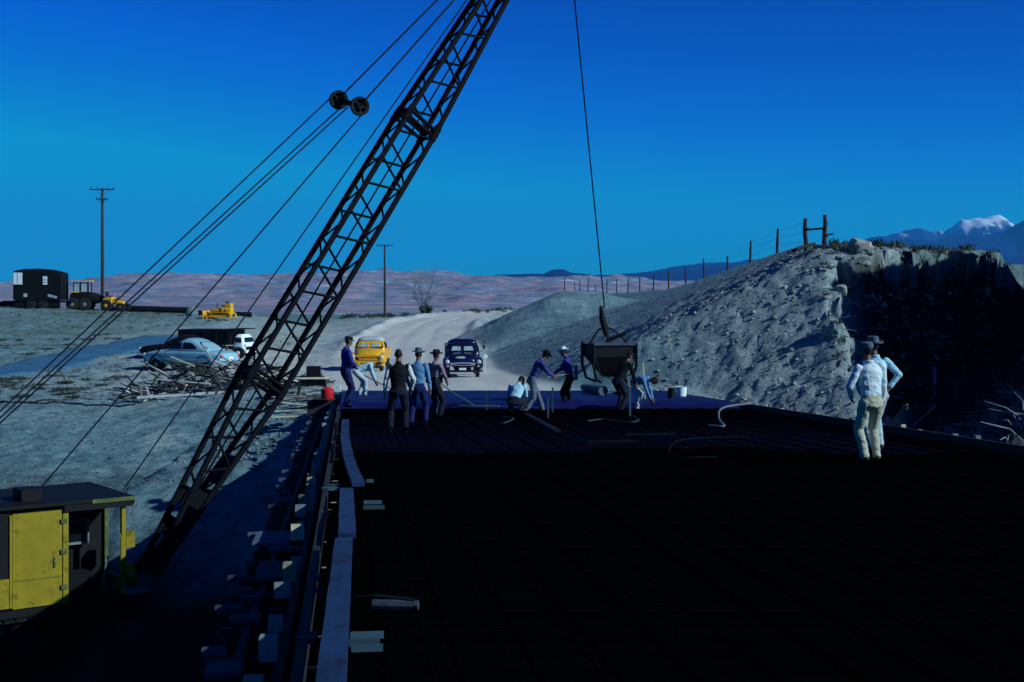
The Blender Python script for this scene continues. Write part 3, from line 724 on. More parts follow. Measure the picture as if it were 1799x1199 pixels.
# body of the crane: local frame f (forward), r (toward camera and right), up
fwd = Vector((0.80, 0.60, 0)).normalized(); rgt = Vector((fwd.y, -fwd.x, 0))
def frame_pt(o, f, r, z): return o + fwd * f + rgt * r + Vector((0, 0, z))
C0 = P(222, 1046, 28.9) + Vector((0, 0, 0))          # front lower corner of the near side of the house
def cb(mb, f0, f1, r0, r1, z0, z1):
    vs_ = [cl(frame_pt(C0, f, r, z)) for z in (z0, z1) for (f, r) in ((f0, r0), (f1, r0), (f1, r1), (f0, r1))]
    mb.add(vs_, [(3, 2, 1, 0), (4, 5, 6, 7), (0, 1, 5, 4), (1, 2, 6, 5), (2, 3, 7, 6), (3, 0, 4, 7)])
HT = 1.96
bb = MB(); cb(bb, -4.4, -2.35, -2.3, 0.0, 0.02, HT); cb(bb, -2.35, -0.02, -2.3, -1.05, 0.02, HT); cb(bb, -2.35, -1.28, -1.05, -0.06, 0.02, HT)
bb.build('engine_house', 'black_steel', crane)
bb = MB(); cb(bb, -4.4, -2.36, -0.0, 0.025, 0.05, 0.62); cb(bb, -2.35, -2.30, -0.05, 0.035, 0.05, HT - 0.12)
bb.build('side_panel', 'crane_yellow', crane)
bb = MB(); cb(bb, -2.29, -1.32, -0.04, 0.03, 0.02, HT - 0.10)
dp = bb.build('sliding_door', 'crane_yellow', crane)
bb = MB(); cb(bb, -1.315, -1.21, -0.04, 0.055, 0.0, HT - 0.04); bb.build('door_edge', 'crane_yellow', dp)
bb = MB(); cb(bb, -2.27, -1.34, 0.031, 0.036, 0.55, 0.565); cb(bb, -1.50, -1.46, 0.03, 0.06, 0.75, 0.95); bb.build('door_rail', 'crane_green', dp)
for k_ in range(6):
    bb = MB(); cb(bb, -3.9, -2.55, 0.026, 0.045, 0.16 + k_ * .075, 0.19 + k_ * .075); bb.build('louver', 'crane_green', crane)
for zz in (0.3, 1.0, 1.6):
    bb = MB(); cb(bb, -1.36, -1.24, 0.056, 0.075, zz, zz + .09); bb.build('hinge', 'crane_green', dp)
bb = MB()
for f_ in (-2.22, -1.40):
    for zz in np.arange(0.1, 1.8, 0.12): bb.ell(cl(frame_pt(C0, f_, 0.032, zz)), (.012, .012, .012), None, 6, 4)
ro_ = bb.build('rivets', 'crane_yellow', dp); ro_['kind'] = 'stuff'
bb = MB(); bb.path([cl(frame_pt(C0, -0.16, 0.05, 0.35)), cl(frame_pt(C0, -0.16, 0.12, 0.42)), cl(frame_pt(C0, -0.16, 0.12, 1.2)), cl(frame_pt(C0, -0.16, 0.05, 1.27))], .014, 6); bb.build('grab_rail', 'crane_yellow', crane)
bb = MB(); cb(bb, -0.10, -0.02, -0.08, 0.02, 0.05, HT - 0.03); bb.build('corner_post', 'crane_yellow', crane)
bb = MB(); cb(bb, -0.08, -0.0, -1.05, -0.97, 0.05, HT); cb(bb, -0.06, 0.0, -0.97, -0.08, 0.05, 0.35); bb.build('front_frame', 'crane_green', crane)
bb = MB()                                           # window frame of the cab, seen through the opening
for (f0, f1, z0, z1) in ((-1.2, -0.45, .98, 1.03), (-0.50, -0.45, .98, 1.45), (-1.2, -0.45, 1.46, 1.49)): cb(bb, f0, f1, -0.9, -0.87, z0, z1)
wf = bb.build('window_frame', 'conduit', crane)
bb = MB(); cb(bb, -1.18, -0.5, -0.89, -0.88, 1.03, 1.46); bb.build('pane', 'glass_dark', wf)
bb = MB(); cb(bb, -1.15, -0.6, -0.75, -0.2, 0.05, 0.5); cb(bb, -1.15, -1.05, -0.7, -0.25, 0.5, 0.95); bb.build('seat', 'black_cloth', crane)
bb = MB()
for (f, r) in ((-.4, -.3), (-.35, -.4), (-.3, -.5)): bb.tube(cl(frame_pt(C0, f, r, .1)), cl(frame_pt(C0, f + .1, r, .75)), .012, .012, 6)
bb.build('lever', 'conduit', crane)
bb = MB(); cb(bb, -4.5, 0.12, -2.4, 0.12, HT, HT + 0.07); cb(bb, -1.3, 0.10, -0.02, 0.10, HT - 0.14, HT)
rf = bb.build('roof', 'black_steel', crane)
bb = MB(); cb(bb, -0.75, 0.13, 0.121, 0.13, HT - 0.02, HT + 0.06); cb(bb, 0.121, 0.13, -1.2, 0.12, HT - 0.10, HT + 0.06); bb.build('roof_trim', 'crane_green', rf)
bb = MB(); cb(bb, -2.0, -1.6, -0.9, -0.35, HT + 0.07, HT + 0.30); cb(bb, -3.6, -2.3, -1.6, -0.7, HT + 0.07, HT + 0.2); bb.build('roof_hatch', 'black_steel', rf)
bb = MB(); cb(bb, -4.5, 0.5, -2.4, 0.05, -0.14, 0.0); bb.build('turntable_deck', 'black_steel', crane)
bb = MB(); cb(bb, 0.0, 0.46, -0.95, 0.0, 0.002, 0.03); bb.build('step_plate', 'conduit', crane)
bb = MB(); bb.ell(cl(frame_pt(C0, 0.26, -0.35, 0.34)), (.17, .15, .2), None, 10, 6); bb.box(cl(frame_pt(C0, 0.22, -0.42, 0.5)), (.18, .16, .16)); bb.tube(cl(frame_pt(C0, 0.1, -0.35, 0.2)), cl(frame_pt(C0, 0.38, -0.3, 0.55)), .05, .04, 8)
bb.build('boom_foot_lug', 'crane_yellow', crane)
bb = MB(); cb(bb, 0.02, 0.2, -0.30, -0.05, 0.95, 1.28); bb.build('work_lamp', 'crane_yellow', crane)
bb = MB()
gtop = cl(GA)
for o_ in (-.35, .35):
    bb.tube(gtop + rgt * o_, cl(frame_pt(C0, -4.2, -1.0 + o_, HT)), .05, .05, 8); bb.tube(gtop + rgt * o_, cl(frame_pt(C0, -2.6, -1.0 + o_, HT)), .05, .05, 8)
bb.tube(gtop - rgt * .5, gtop + rgt * .5, .06, .06, 8); bb.build('gantry', 'black_steel', crane)
bb = MB(); bb.tube(cl(frame_pt(C0, -2.1, -1.2, -0.14)), Vector((cl(frame_pt(C0, -2.1, -1.2, 0)).x, cl(frame_pt(C0, -2.1, -1.2, 0)).y, 0.75)), .75, .8, 20); bb.build('slew_ring', 'black_steel', crane)
gzc = 0.0
for r_ in (-2.35, -0.05):
    bb = MB(); prof_ = []
    L2, rad = 1.75, 0.42
    for k in range(40):
        t = k / 40 * (4 * L2 + 2 * math.pi * rad)
        if t < 2 * L2: f, z, a = -L2 + t, 2 * rad, 0
        elif t < 2 * L2 + math.pi * rad: a = (t - 2 * L2) / rad; f, z = L2 + rad * math.sin(a), rad + rad * math.cos(a)
        elif t < 4 * L2 + math.pi * rad: f, z, a = L2 - (t - 2 * L2 - math.pi * rad), 0, math.pi
        else: a = math.pi + (t - 4 * L2 - math.pi * rad) / rad; f, z = -L2 + rad * math.sin(a), rad + rad * math.cos(a)
        base_ = cl(frame_pt(C0, -2.1 + f, r_, 0)); base_.z = z + 0.06
        rot = Matrix((fwd, rgt, Vector((0, 0, 1)))).transposed() @ Euler((0, a, 0)).to_matrix()
        bb.box(base_, (0.21, 0.5, 0.05), rot)
    tr = bb.build('crawler_track', 'black_steel', crane)
    bb = MB()
    for f in (-1.75, -.9, 0, .9, 1.75):
        q = cl(frame_pt(C0, -2.1 + f, r_, 0)); q.z = 0.48; bb.lathe(q - rgt * .15, rgt, [(0, .1), (0, .34), (.3, .34), (.3, .1)], 14)
    bb.build('road_wheel', 'black_steel', tr)
# load line down to the concrete bucket
BK = P(1070, 655, 40.0)
hook_top = P(1062, 560, 40.0)
cable(T_ + lat * 0.1, hook_top + Vector((0, 0, 0.3)), 0.020)
bb = MB(); ht = cl(hook_top); bb.path([ht + Vector((-.10, 0, .35)), ht + Vector((-.06, 0, 0.0)), ht + Vector((.02, 0, -.3)), ht + Vector((.06, 0, -.5))], [.05, .09, .10, .05], 8)
bb.path([ht + Vector((.06, 0, -.45)), ht + Vector((.16, 0, -.62)), ht + Vector((.08, 0, -.75)), ht + Vector((-.03, 0, -.66))], [.035, .04, .04, .02], 8)
bb.build('hook_block', 'black_steel', crane, smooth=True)
# ------------------------------------------------------------------ vehicles
def rrect(x0, x1, hw, z, rad, n=5):
    """rounded rectangle ring in the plane z (x along the vehicle, y across)"""
    pts = []; rad = min(rad, (x1 - x0) / 2.01, hw / 1.01)
    for (cx, cy, a0) in ((x1 - rad, hw - rad, 0), (x0 + rad, hw - rad, 90), (x0 + rad, -hw + rad, 180), (x1 - rad, -hw + rad, 270)):
        for k in range(n):
            a = R(a0 + 90 * k / (n - 1)); pts.append(Vector((cx + rad * math.cos(a), cy + rad * math.sin(a), z)))
    return pts
def zloft(mb, levels): mb.rings([rrect(x0, x1, hw, z, rad) for (z, x0, x1, hw, rad) in levels])
def lev(levels, z):
    zs = [l[0] for l in levels]; return [float(np.interp(z, zs, [l[i] for l in levels])) for i in range(1, 5)]
def xloft(mb, st, n=20):
    """stations along x: (x, z0, z1, half width, exponent)"""
    rr = []
    for (x, z0, z1, hw, e) in st:
        zc, hh = (z0 + z1) / 2, (z1 - z0) / 2; ring = []
        for k in range(n):
            t = 2 * math.pi * k / n; c, s = math.cos(t), math.sin(t)
            ring.append(Vector((x, hw * math.copysign(abs(c) ** (2 / e), c), zc + hh * math.copysign(abs(s) ** (2 / e), s))))
        rr.append(ring)
    mb.rings(rr)
def side_patch(mb, levels, poly, side, off=0.02):
    """a window on the side of a zloft: poly of (x, z)"""
    ins, out = [], []
    for x, z in poly:
        x0, x1, hw, rad = lev(levels, z); out.append((x, side * (hw + off), z)); ins.append((x, side * (hw - 0.03), z))
    n = len(poly); mb.add(out + ins, [tuple(range(n)), tuple(range(2 * n - 1, n - 1, -1))] + [(i, (i + 1) % n, n + (i + 1) % n, n + i) for i in range(n)])
def end_patch(mb, levels, poly, end, off=0.03):
    """a window on the front (end=0) or back (end=1): poly of (y, z)"""
    ins, out = [], []; sg = -1 if end == 0 else 1
    for y, z in poly:
        l = lev(levels, z); x = l[end]; hw, rad = l[2], l[3]
        over = max(0, abs(y) - (hw - rad)); x2 = x - sg * (rad - math.sqrt(max(rad * rad - over * over, 0))) if over > 0 else x
        out.append((x2 + sg * off, y, z)); ins.append((x2 - sg * 0.03, y, z))
    n = len(poly); mb.add(out + ins, [tuple(range(n)), tuple(range(2 * n - 1, n - 1, -1))] + [(i, (i + 1) % n, n + (i + 1) % n, n + i) for i in range(n)])
def wheel(parent, c, rad=0.36, wd=0.2, axis=(0, 1, 0), hub='chrome', face=1):
    mb = MB(); w2 = wd / 2
    mb.lathe(c, axis, [(-w2, rad * .55), (-w2, rad * .9), (-w2 * .7, rad), (w2 * .7, rad), (w2, rad * .9), (w2, rad * .55)], 22)
    t = mb.build('wheel', 'rubber', parent, smooth=True)
    mb = MB(); mb.lathe(Vector(c) + Vector(axis) * (w2 * .75 * face), Vector(axis) * face, [(-.02, rad * .58), (0.0, rad * .58), (.02, rad * .5), (.01, rad * .34), (.05, rad * .3), (.075, rad * .1), (.078, .001)], 18)
    mb.build('hubcap', hub, t, smooth=True); return t
# ---- the pale blue two-door saloon (x forward, built facing +x)
def saloon(name, label, cat, loc, rz, paint, full=True):
    c = thing(name, label, cat, loc, rz)
    mb = MB()
    xloft(mb, [(-2.47, .50, .78, .62, 3), (-2.42, .42, .90, .78, 3.2), (-2.2, .36, .98, .86, 3.6), (-1.6, .30, 1.03, .90, 4), (-.8, .28, 1.04, .91, 4.2), (0, .28, 1.04, .91, 4.2), (.8, .28, 1.03, .90, 4.2), (1.4, .30, 1.01, .89, 4), (1.9, .36, .96, .86, 3.6), (2.25, .42, .90, .82, 3.2), (2.4, .48, .82, .74, 3), (2.45, .52, .76, .62, 3)], 28)
    body = mb.build('body', paint, c, smooth=True)
    gl = [(.95, -1.75, 1.05, .80, .30), (1.06, -1.58, .88, .78, .30), (1.18, -1.36, .66, .74, .30), (1.34, -1.05, .40, .68, .30), (1.46, -.78, .18, .60, .30), (1.535, -.50, -.02, .48, .26), (1.56, -.34, -.12, .30, .2)]
    mb = MB(); zloft(mb, gl); rf = mb.build('roof', paint, c, smooth='all')
    for sd in (-1, 1):
        mb = MB(); side_patch(mb, gl, [(.72, 1.07), (.50, 1.25), (.36, 1.35), (-.02, 1.38), (-.02, 1.07)], sd); mb.build('door_window', 'glass_dark', c)
        mb = MB(); side_patch(mb, gl, [(-.12, 1.07), (-.12, 1.38), (-.5, 1.37), (-.72, 1.30), (-.92, 1.18), (-1.0, 1.07)], sd); mb.build('rear_side_window', 'glass_dark', c)
        mb = MB(); mb.box((-.02, sd * .912, .92), (.16, .03, .03)); mb.box((-.5, sd * .914, .62), (3.2, .02, .025)); mb.build('door_trim', 'chrome', c)
        mb = MB(); mb.box((.92, sd * .909, .7), (.012, .012, .6)); mb.box((-.08, sd * .911, .7), (.012, .012, .6)); mb.build('door_seam', 'rubber', c)
    mb = MB(); end_patch(mb, gl, [(-.56, 1.06), (.56, 1.06), (.44, 1.40), (-.44, 1.40)], 1); mb.build('windscreen', 'glass_dark', c)
    mb = MB(); end_patch(mb, gl, [(-.60, 1.10), (-.60, 1.28), (-.44, 1.40), (.44, 1.40), (.60, 1.28), (.60, 1.10)], 0); mb.build('rear_window', 'glass_dark', c)
    for x in (-1.45, 1.45):
        for sd in (-1, 1):
            mb = MB(); mb.lathe((x, sd * .915, .37), (0, sd, 0), [(-.2, .44), (.002, .44), (.004, .40), (-.19, .40)], 22); mb.build('wheel_arch', 'rubber', c)
            wheel(c, (x, sd * .79, .34), .34, .19, (0, 1, 0), 'conduit', sd)
    for x, sg in ((-2.52, -1), (2.52, 1)):
        mb = MB(); mb.path([(x - sg * .22, -.92, .50), (x - sg * .02, -.80, .50), (x + sg * .03, 0, .50), (x - sg * .02, .80, .50), (x - sg * .22, .92, .50)], .075, 8); mb.build('bumper', 'chrome', c, smooth=True)
    for sd in (-1, 1):
        mb = MB(); mb.lathe((-2.43, sd * .68, .76), (-1, 0, 0), [(-.05, .09), (.03, .085), (.06, .04), (.065, .001)], 14); mb.build('tail_light', 'red_paint', c, smooth=True)
        mb = MB(); mb.lathe((2.40, sd * .68, .74), (1, 0, 0), [(-.05, .11), (.03, .10), (.06, .06), (.065, .001)], 14); mb.build('headlight', 'lamp_glass', c, smooth=True)
    mb = MB(); mb.box((2.46, 0, .68), (.06, .9, .06)); mb.lathe((2.46, 0, .68), (1, 0, 0), [(-.02, .12), (.06, .09), (.09, .001)], 14); mb.build('grille', 'chrome', c, smooth=True)
    mb = MB(); mb.box((-2.50, 0, .66), (.02, .32, .16)); mb.build('number_plate', 'white_paint', c)
    return c
def head(vx, vy): return math.atan2(vy, vx)
g = ground_at(335, 76.0); saloon('saloon_car', 'pale blue two-door car parked beside the scrap lumber heap', 'car', g, head(-.86, .42), 'car_blue').scale = (1.06, 1.06, 1.14)
g = ground_at(322, 83.0); saloon('saloon_car', 'black car mostly hidden behind the pale blue car', 'car', g, head(-.97, .2), 'black_steel')
# ---- a pickup seen from the front (x forward = toward the camera after rotation)
def pickup(name, label, loc, rz, paint, top, grille, open_door):
    c = thing(name, label, 'truck', loc, rz); yel = paint == 'truck_yellow'
    gl = [(.62, -1.0, .42, .84, .16), (1.10, -1.02, .42, .86, .18), (1.20, -1.02, .40, .84, .2), (1.40, -1.0, .30, .80, .24), (1.62, -.94, .14, .74, .26), (1.76, -.86, .02, .66, .28), (1.83, -.74, -.14, .52, .28), (1.855, -.6, -.3, .34, .25)]
    mb = MB(); zloft(mb, gl[:5]); mb.build('cab', paint, c, smooth=True)
    mb = MB(); zloft(mb, [(1.621, -.955, .155, .752, .26)] + gl[5:]); mb.build('roof', top, c, smooth='all')
    mb = MB(); end_patch(mb, gl, [(-.70, 1.22), (.70, 1.22), (.74, 1.30), (.66, 1.58), (-.66, 1.58), (-.74, 1.30)], 1); ws = mb.build('windscreen', 'glass_dark', c)
    mb = MB(); end_patch(mb, gl, [(-.55, 1.30), (-.08, 1.30), (-.08, 1.50), (-.48, 1.50)], 1, .036); mb.build('pane_reflection', 'glass_pale', ws)
    mb = MB(); end_patch(mb, gl, [(.08, 1.30), (.55, 1.30), (.48, 1.50), (.08, 1.50)], 1, .036); mb.build('pane_reflection', 'glass_pale', ws)
    for sd in (-1, 1):
        mb = MB(); side_patch(mb, gl, [(.20, 1.22), (.06, 1.55), (-.72, 1.55), (-.78, 1.22)], sd); mb.build('side_window', 'glass_dark', c)
    mb = MB(); xloft(mb, [(.35, .62, 1.24, .78, 3.2), (.7, .60, 1.22, .76, 3), (1.1, .58, 1.18, .72, 2.8), (1.42, .56, 1.10, .66, 2.6), (1.56, .56, 1.02, .58, 2.4), (1.62, .58, .95, .48, 2.2)], 26); mb.build('hood', paint, c, smooth=True)
    for sd in (-1, 1):
        mb = MB(); xloft(mb, [(.2, .40, .80, .06, 2.2), (.45, .38, .96, .16, 2.4), (.8, .40, 1.02, .19, 2.6), (1.2, .40, .99, .19, 2.6), (1.5, .42, .92, .18, 2.5), (1.63, .46, .84, .14, 2.3), (1.67, .52, .78, .08, 2.2)], 18)
        mb.v = [(x, y + sd * .80, z) for x, y, z in mb.v]; fd = mb.build('fender', paint, c, smooth=True)
        mb = MB(); mb.lathe((1.62, sd * .76, .80), (1, 0, 0), [(-.05, .115), (.04, .11), (.06, .09), (.09, .05), (.095, .001)], 16); mb.build('headlight', 'lamp_glass', c, smooth=True)
        mb = MB(); mb.lathe((1.66, sd * .74, .60), (1, 0, 0), [(-.05, .05), (.04, .05), (.06, .001)], 10); mb.build('parking_lamp', 'lamp_glass', c, smooth=True)
        if yel or sd < 0: continue
        mb = MB(); mb.path([(.30, sd * .86, 1.2), (.34, sd * 1.02, 1.34), (.34, sd * 1.05, 1.40)], .012, 6); mb.box((.34, sd * 1.06, 1.46), (.02, .13, .16)); mb.build('mirror', 'rubber', c)
    mb = MB(); xloft(mb, [(1.45, .50, .92, .62, 3), (1.60, .50, .90, .60, 3)], 16); mb.build('grille_recess', 'rubber', c)
    if grille == 'bar':
        mb = MB(); mb.path([(1.60, -.60, .70), (1.66, -.56, .74), (1.69, -.3, .76), (1.70, 0, .765), (1.69, .3, .76), (1.66, .56, .74), (1.60, .60, .70)], [.05, .07, .055, .05, .055, .07, .05], 10); mb.build('grille_bar', 'chrome', c, smooth=True)
        mb = MB(); mb.path([(1.62, -.56, .66), (1.68, 0, .64), (1.62, .56, .66)], .03, 8); mb.build('grille_bar', 'chrome', c, smooth=True)
        mb = MB(); mb.ell((1.56, -.12, 1.0), (.06, .26, .06)); mb.build('hood_emblem', 'lamp_glass', c, smooth=True)
        mb = MB(); mb.box((1.74, -.02, .43), (.02, .34, .17)); mb.build('number_plate', 'white_paint', c)
    else:
        mb = MB(); mb.bar((1.65, -.60, .86), (1.65, .60, .86), .06, .10); mb.build('grille_bar', paint, c)
        mb = MB(); mb.bar((1.66, -.2, .68), (1.66, .60, .68), .05, .08); mb.build('grille_bar', paint, c)
        mb = MB(); mb.box((1.66, 0, .53), (.10, 1.30, .14)); mb.build('grille_apron', paint, c)
    mb = MB(); mb.path([(1.55, -.92, .36), (1.74, -.80, .36), (1.80, 0, .36), (1.74, .80, .36), (1.55, .92, .36)], .055, 8); mb.build('bumper', 'truck_yellow' if yel else 'navy_paint', c, smooth=True)
    mb = MB(); mb.box((-.4, 0, .42), (3.8, .8, .14)); mb.build('chassis', 'black_steel', c)
    mb = MB()
    for sd in (-1, 1): mb.box((-2.05, sd * .80, .85), (2.0, .06, .55))
    mb.box((-1.08, 0, .85), (.06, 1.54, .55)); mb.box((-3.02, 0, .85), (.06, 1.54, .55)); mb.box((-2.05, 0, .60), (1.9, 1.54, .05)); mb.build('cargo_bed', paint, c)
    for x in (.98, -2.1):
        for sd in (-1, 1): wheel(c, (x, sd * .72, .36), .36, .19, (0, 1, 0), 'conduit', sd)
    if open_door:
        rot = Euler((0, 0, R(-62))).to_matrix(); mb = MB(); mb.box(Vector((.38, -.86, 1.0)) + rot @ Vector((-.5, 0, 0)), (1.0, .07, .75), rot)
        for dx, zz in ((-.02, 1.48), (-.98, 1.48)): mb.box(Vector((.38, -.86, zz)) + rot @ Vector((dx, 0, 0)), (.05, .05, .36), rot)
        mb.box(Vector((.38, -.86, 1.64)) + rot @ Vector((-.5, 0, 0)), (1.0, .05, .05), rot); mb.build('open_door', paint, c)
    return c
g = ground_at(812, 70.5); pickup('pickup_truck', 'dark navy pickup truck with bright chrome grille facing the bridge', g, R(-90) + .06, 'navy_paint', 'navy_paint', 'bar', True)
g = ground_at(651, 79.0); pickup('pickup_truck', 'yellow pickup truck with pale roof facing the bridge', g, R(-90) - .02, 'truck_yellow', 'cream_paint', 'yellow', False)
# ---- white truck with a black dump body, behind the blue car
g = ground_at(416, 88.0); c = thing('dump_truck', 'white-cabbed truck with long black dump body behind the pale blue car', 'truck', g, head(.97, -.25)); c.scale = (1, 1, .84)
mb = MB(); mb.box((-1.7, 0, 1.55), (3.5, 2.1, 1.1)); mb.build('dump_body', 'black_steel', c)
for x in (-3.3, -2.5, -1.7, -.9, -.1):
    for sd in (-1, 1): mb = MB(); mb.box((x, sd * 1.07, 1.55), (.09, .05, 1.1)); mb.build('body_rib', 'black_steel', c)
mb = MB(); mb.box((.35, 0, 2.15), (.9, 2.1, .06)); mb.build('cab_guard', 'black_steel', c)
gl = [(.50, .12, .80, .78, .12), (1.15, .12, .82, .80, .16), (1.58, .14, .74, .74, .2), (1.75, .2, .64, .55, .24)]
mb = MB(); zloft(mb, gl); mb.build('cab', 'white_paint', c, smooth=True)
mb = MB(); end_patch(mb, gl, [(-.62, 1.18), (.62, 1.18), (.56, 1.52), (-.56, 1.52)], 1); mb.build('windscreen', 'glass_dark', c)
for sd in (-1, 1):
    mb = MB(); side_patch(mb, gl, [(.25, 1.18), (.70, 1.18), (.64, 1.52), (.25, 1.52)], sd); mb.build('side_window', 'glass_dark', c)
    mb = MB(); mb.lathe((.80, sd * .58, .95), (1, 0, 0), [(-.1, .12), (.04, .12), (.08, .07), (.09, .001)], 14); mb.build('headlight', 'lamp_glass', c, smooth=True)
    for x in (.5, -2.7, -1.7): wheel(c, (x, sd * .8, .42), .42, .24, (0, 1, 0), 'white_paint', sd)
mb = MB(); mb.box((-1.2, 0, .75), (4.2, .9, .2)); mb.build('chassis', 'black_steel', c)
mb = MB(); mb.box((1.0, 0, .5), (.1, 1.8, .16)); mb.build('bumper', 'white_paint', c)
# ---- black office trailer on the ridge
g = ground_at(72, 124.0); c = thing('site_trailer', 'tall black site trailer with white window panels on the left ridge', 'trailer', g, 0.0)
Lh = 2.05; mb = MB(); rr = []
for x, dz in ((-Lh, -.10), (-Lh * .6, .04), (0, .07), (Lh * .5, -.02), (Lh, -.28)):
    rr.append([Vector((x, -1.1, .75)), Vector((x, 1.1, .75)), Vector((x, 1.1, 3.30 + dz)), Vector((x, .6, 3.42 + dz)), Vector((x, -.6, 3.42 + dz)), Vector((x, -1.1, 3.30 + dz))])
mb.rings(rr); mb.build('trailer_body', 'black_steel', c)
mb = MB(); mb.box((-1.63, -1.12, 2.62), (.74, .05, 1.02)); w_ = mb.build('window_panel', 'white_paint', c)
mb = MB(); mb.box((-1.63, -1.16, 2.62), (.03, .02, 1.0)); mb.box((-1.63, -1.16, 2.12), (.8, .06, .05)); mb.build('window_bar', 'cream_paint', w_)
mb = MB(); mb.box((.72, -1.12, 2.45), (.36, .05, .72)); w_ = mb.build('window', 'white_paint', c)
mb = MB(); mb.box((.72, -1.15, 2.5), (.36, .02, .05)); mb.box((.72, -1.15, 2.28), (.36, .02, .04)); mb.build('window_bar', 'rubber', w_)
mb = MB(); mb.box((-.98, -1.12, 1.18), (.3, .05, .3)); mb.build('hatch', 'cream_paint', c)
mb = MB(); mb.box((1.35, -1.12, 1.08), (.8, .04, .22), Euler((0, R(14), 0)).to_matrix()); mb.build('painted_board', 'glass_pale', c)
mb = MB(); mb.box((0, 0, .62), (5.6, 1.0, .16)); mb.box((-2.9, 0, .55), (.9, .12, .3)); mb.build('chassis', 'black_steel', c)
mb = MB(); mb.box((0, -.9, .4), (3.9, .12, .7)); mb.build('skirt', 'black_steel', c)
for x in (-.5, .5):
    for sd in (-1, 1): wheel(c, (x, sd * .95, .42), .42, .24, (0, 1, 0), 'rubber', sd)
# ---- motor grader
g = ground_at(160, 125.0); c = thing('motor_grader', 'dark motor grader with windowed cab parked beside the black trailer', 'grader', g, R(4))
mb = MB(); mb.box((-.75, 0, 1.15), (1.6, 1.2, .95)); xloft(mb, [(-1.7, .6, 1.5, .55, 3), (-.3, .6, 1.65, .62, 3.5), (.4, .6, 1.55, .58, 3), (1.3, .7, 1.15, .35, 2.6), (2.3, .8, 1.05, .16, 2.6)], 18); mb.build('body', 'black_steel', c, smooth=True)
for x in (-1.35, -.75, -.1):
    for sd in (-1, 1): mb = MB(); mb.box((x, sd * .62, 2.05), (.08, .08, .95)); mb.build('cab_post', 'black_steel', c)
mb = MB(); mb.box((-.72, 0, 2.58), (1.65, 1.5, .1)); mb.build('cab_roof', 'yellow_paint', c)
mb = MB(); mb.box((-1.2, -.7, 1.62), (.6, .06, .08)); mb.build('cab_sill', 'yellow_paint', c)
for (x0, x1) in ((-1.3, -.8), (-.7, -.15)):
    mb = MB(); mb.box(((x0 + x1) / 2, -.60, 2.08), (x1 - x0, .02, .8)); mb.build('cab_window', 'glass_pale', c)
for x, r_ in ((-1.4, .55), (-.35, .55), (2.2, .5)):
    for sd in (-1, 1): wheel(c, (x, sd * .85, r_), r_, .3, (0, 1, 0), 'conduit', sd)
mb = MB(); rr = []
for k in range(7):
    a = R(-40 + k * 14); rr.append([Vector((.95 + .28 * math.cos(a) * .6, -1.5, .45 + .4 * math.sin(a))), Vector((.95 + .28 * math.cos(a) * .6 + .03, -1.5, .45 + .4 * math.sin(a))), Vector((.55 + .28 * math.cos(a) * .6 + .03, 1.5, .45 + .4 * math.sin(a))), Vector((.55 + .28 * math.cos(a) * .6, 1.5, .45 + .4 * math.sin(a)))])
mb.rings(rr); mb.build('blade', 'conduit', c, smooth=True)
# ---- small yellow machines
g = ground_at(203, 124.5); c = thing('tractor', 'small yellow tractor at the foot of the left utility pole', 'tractor', g, R(-8))
mb = MB(); xloft(mb, [(-.95, .55, 1.2, .45, 4), (-.2, .55, 1.3, .48, 4), (-.15, .6, 1.1, .4, 3), (.4, .6, 1.0, .34, 3), (.8, .55, .9, .3, 2.8)], 16); mb.build('body', 'yellow_paint', c, smooth=True)
mb = MB(); mb.box((-.55, 0, 1.35), (.45, .5, .1)); mb.box((-.78, 0, 1.55), (.08, .5, .4)); mb.build('seat', 'rubber', c)
mb = MB(); mb.tube((.2, .1, 1.0), (.2, .1, 1.55), .035, .035, 8); mb.build('exhaust', 'rubber', c)
for x, r_ in ((-.6, .52), (.75, .36)):
    for sd in (-1, 1): wheel(c, (x, sd * .62, r_), r_, .25, (0, 1, 0), 'yellow_paint', sd)
g = ground_at(389, 117.0); c = thing('bulldozer', 'yellow crawler bulldozer standing on the left bank above the parked cars', 'bulldozer', g, R(172)); c.scale = (.86,) * 3
mb = MB(); xloft(mb, [(-1.05, .5, 1.25, .50, 4), (-.2, .5, 1.3, .52, 4), (-.1, .5, 1.12, .42, 3.4), (.9, .5, 1.08, .40, 3.2), (1.0, .55, 1.0, .36, 3)], 18); mb.build('body', 'yellow_paint', c, smooth=True)
mb = MB(); mb.box((-.78, 0, 1.42), (.5, .95, .3)); mb.build('fuel_tank', 'yellow_paint', c)
mb = MB(); mb.box((-.35, 0, 1.3), (.5, .5, .14)); mb.box((-.58, 0, 1.5), (.12, .5, .5)); mb.build('seat', 'rubber', c)
mb = MB(); mb.tube((.4, .1, 1.1), (.4, .1, 1.65), .04, .04, 8); mb.build('exhaust', 'rubber', c)
mb = MB(); mb.lathe((-.56, .53, .9), (0, 1, 0), [(0, .1), (.02, .1), (.021, .001)], 12); mb.build('side_cap', 'rubber', c)
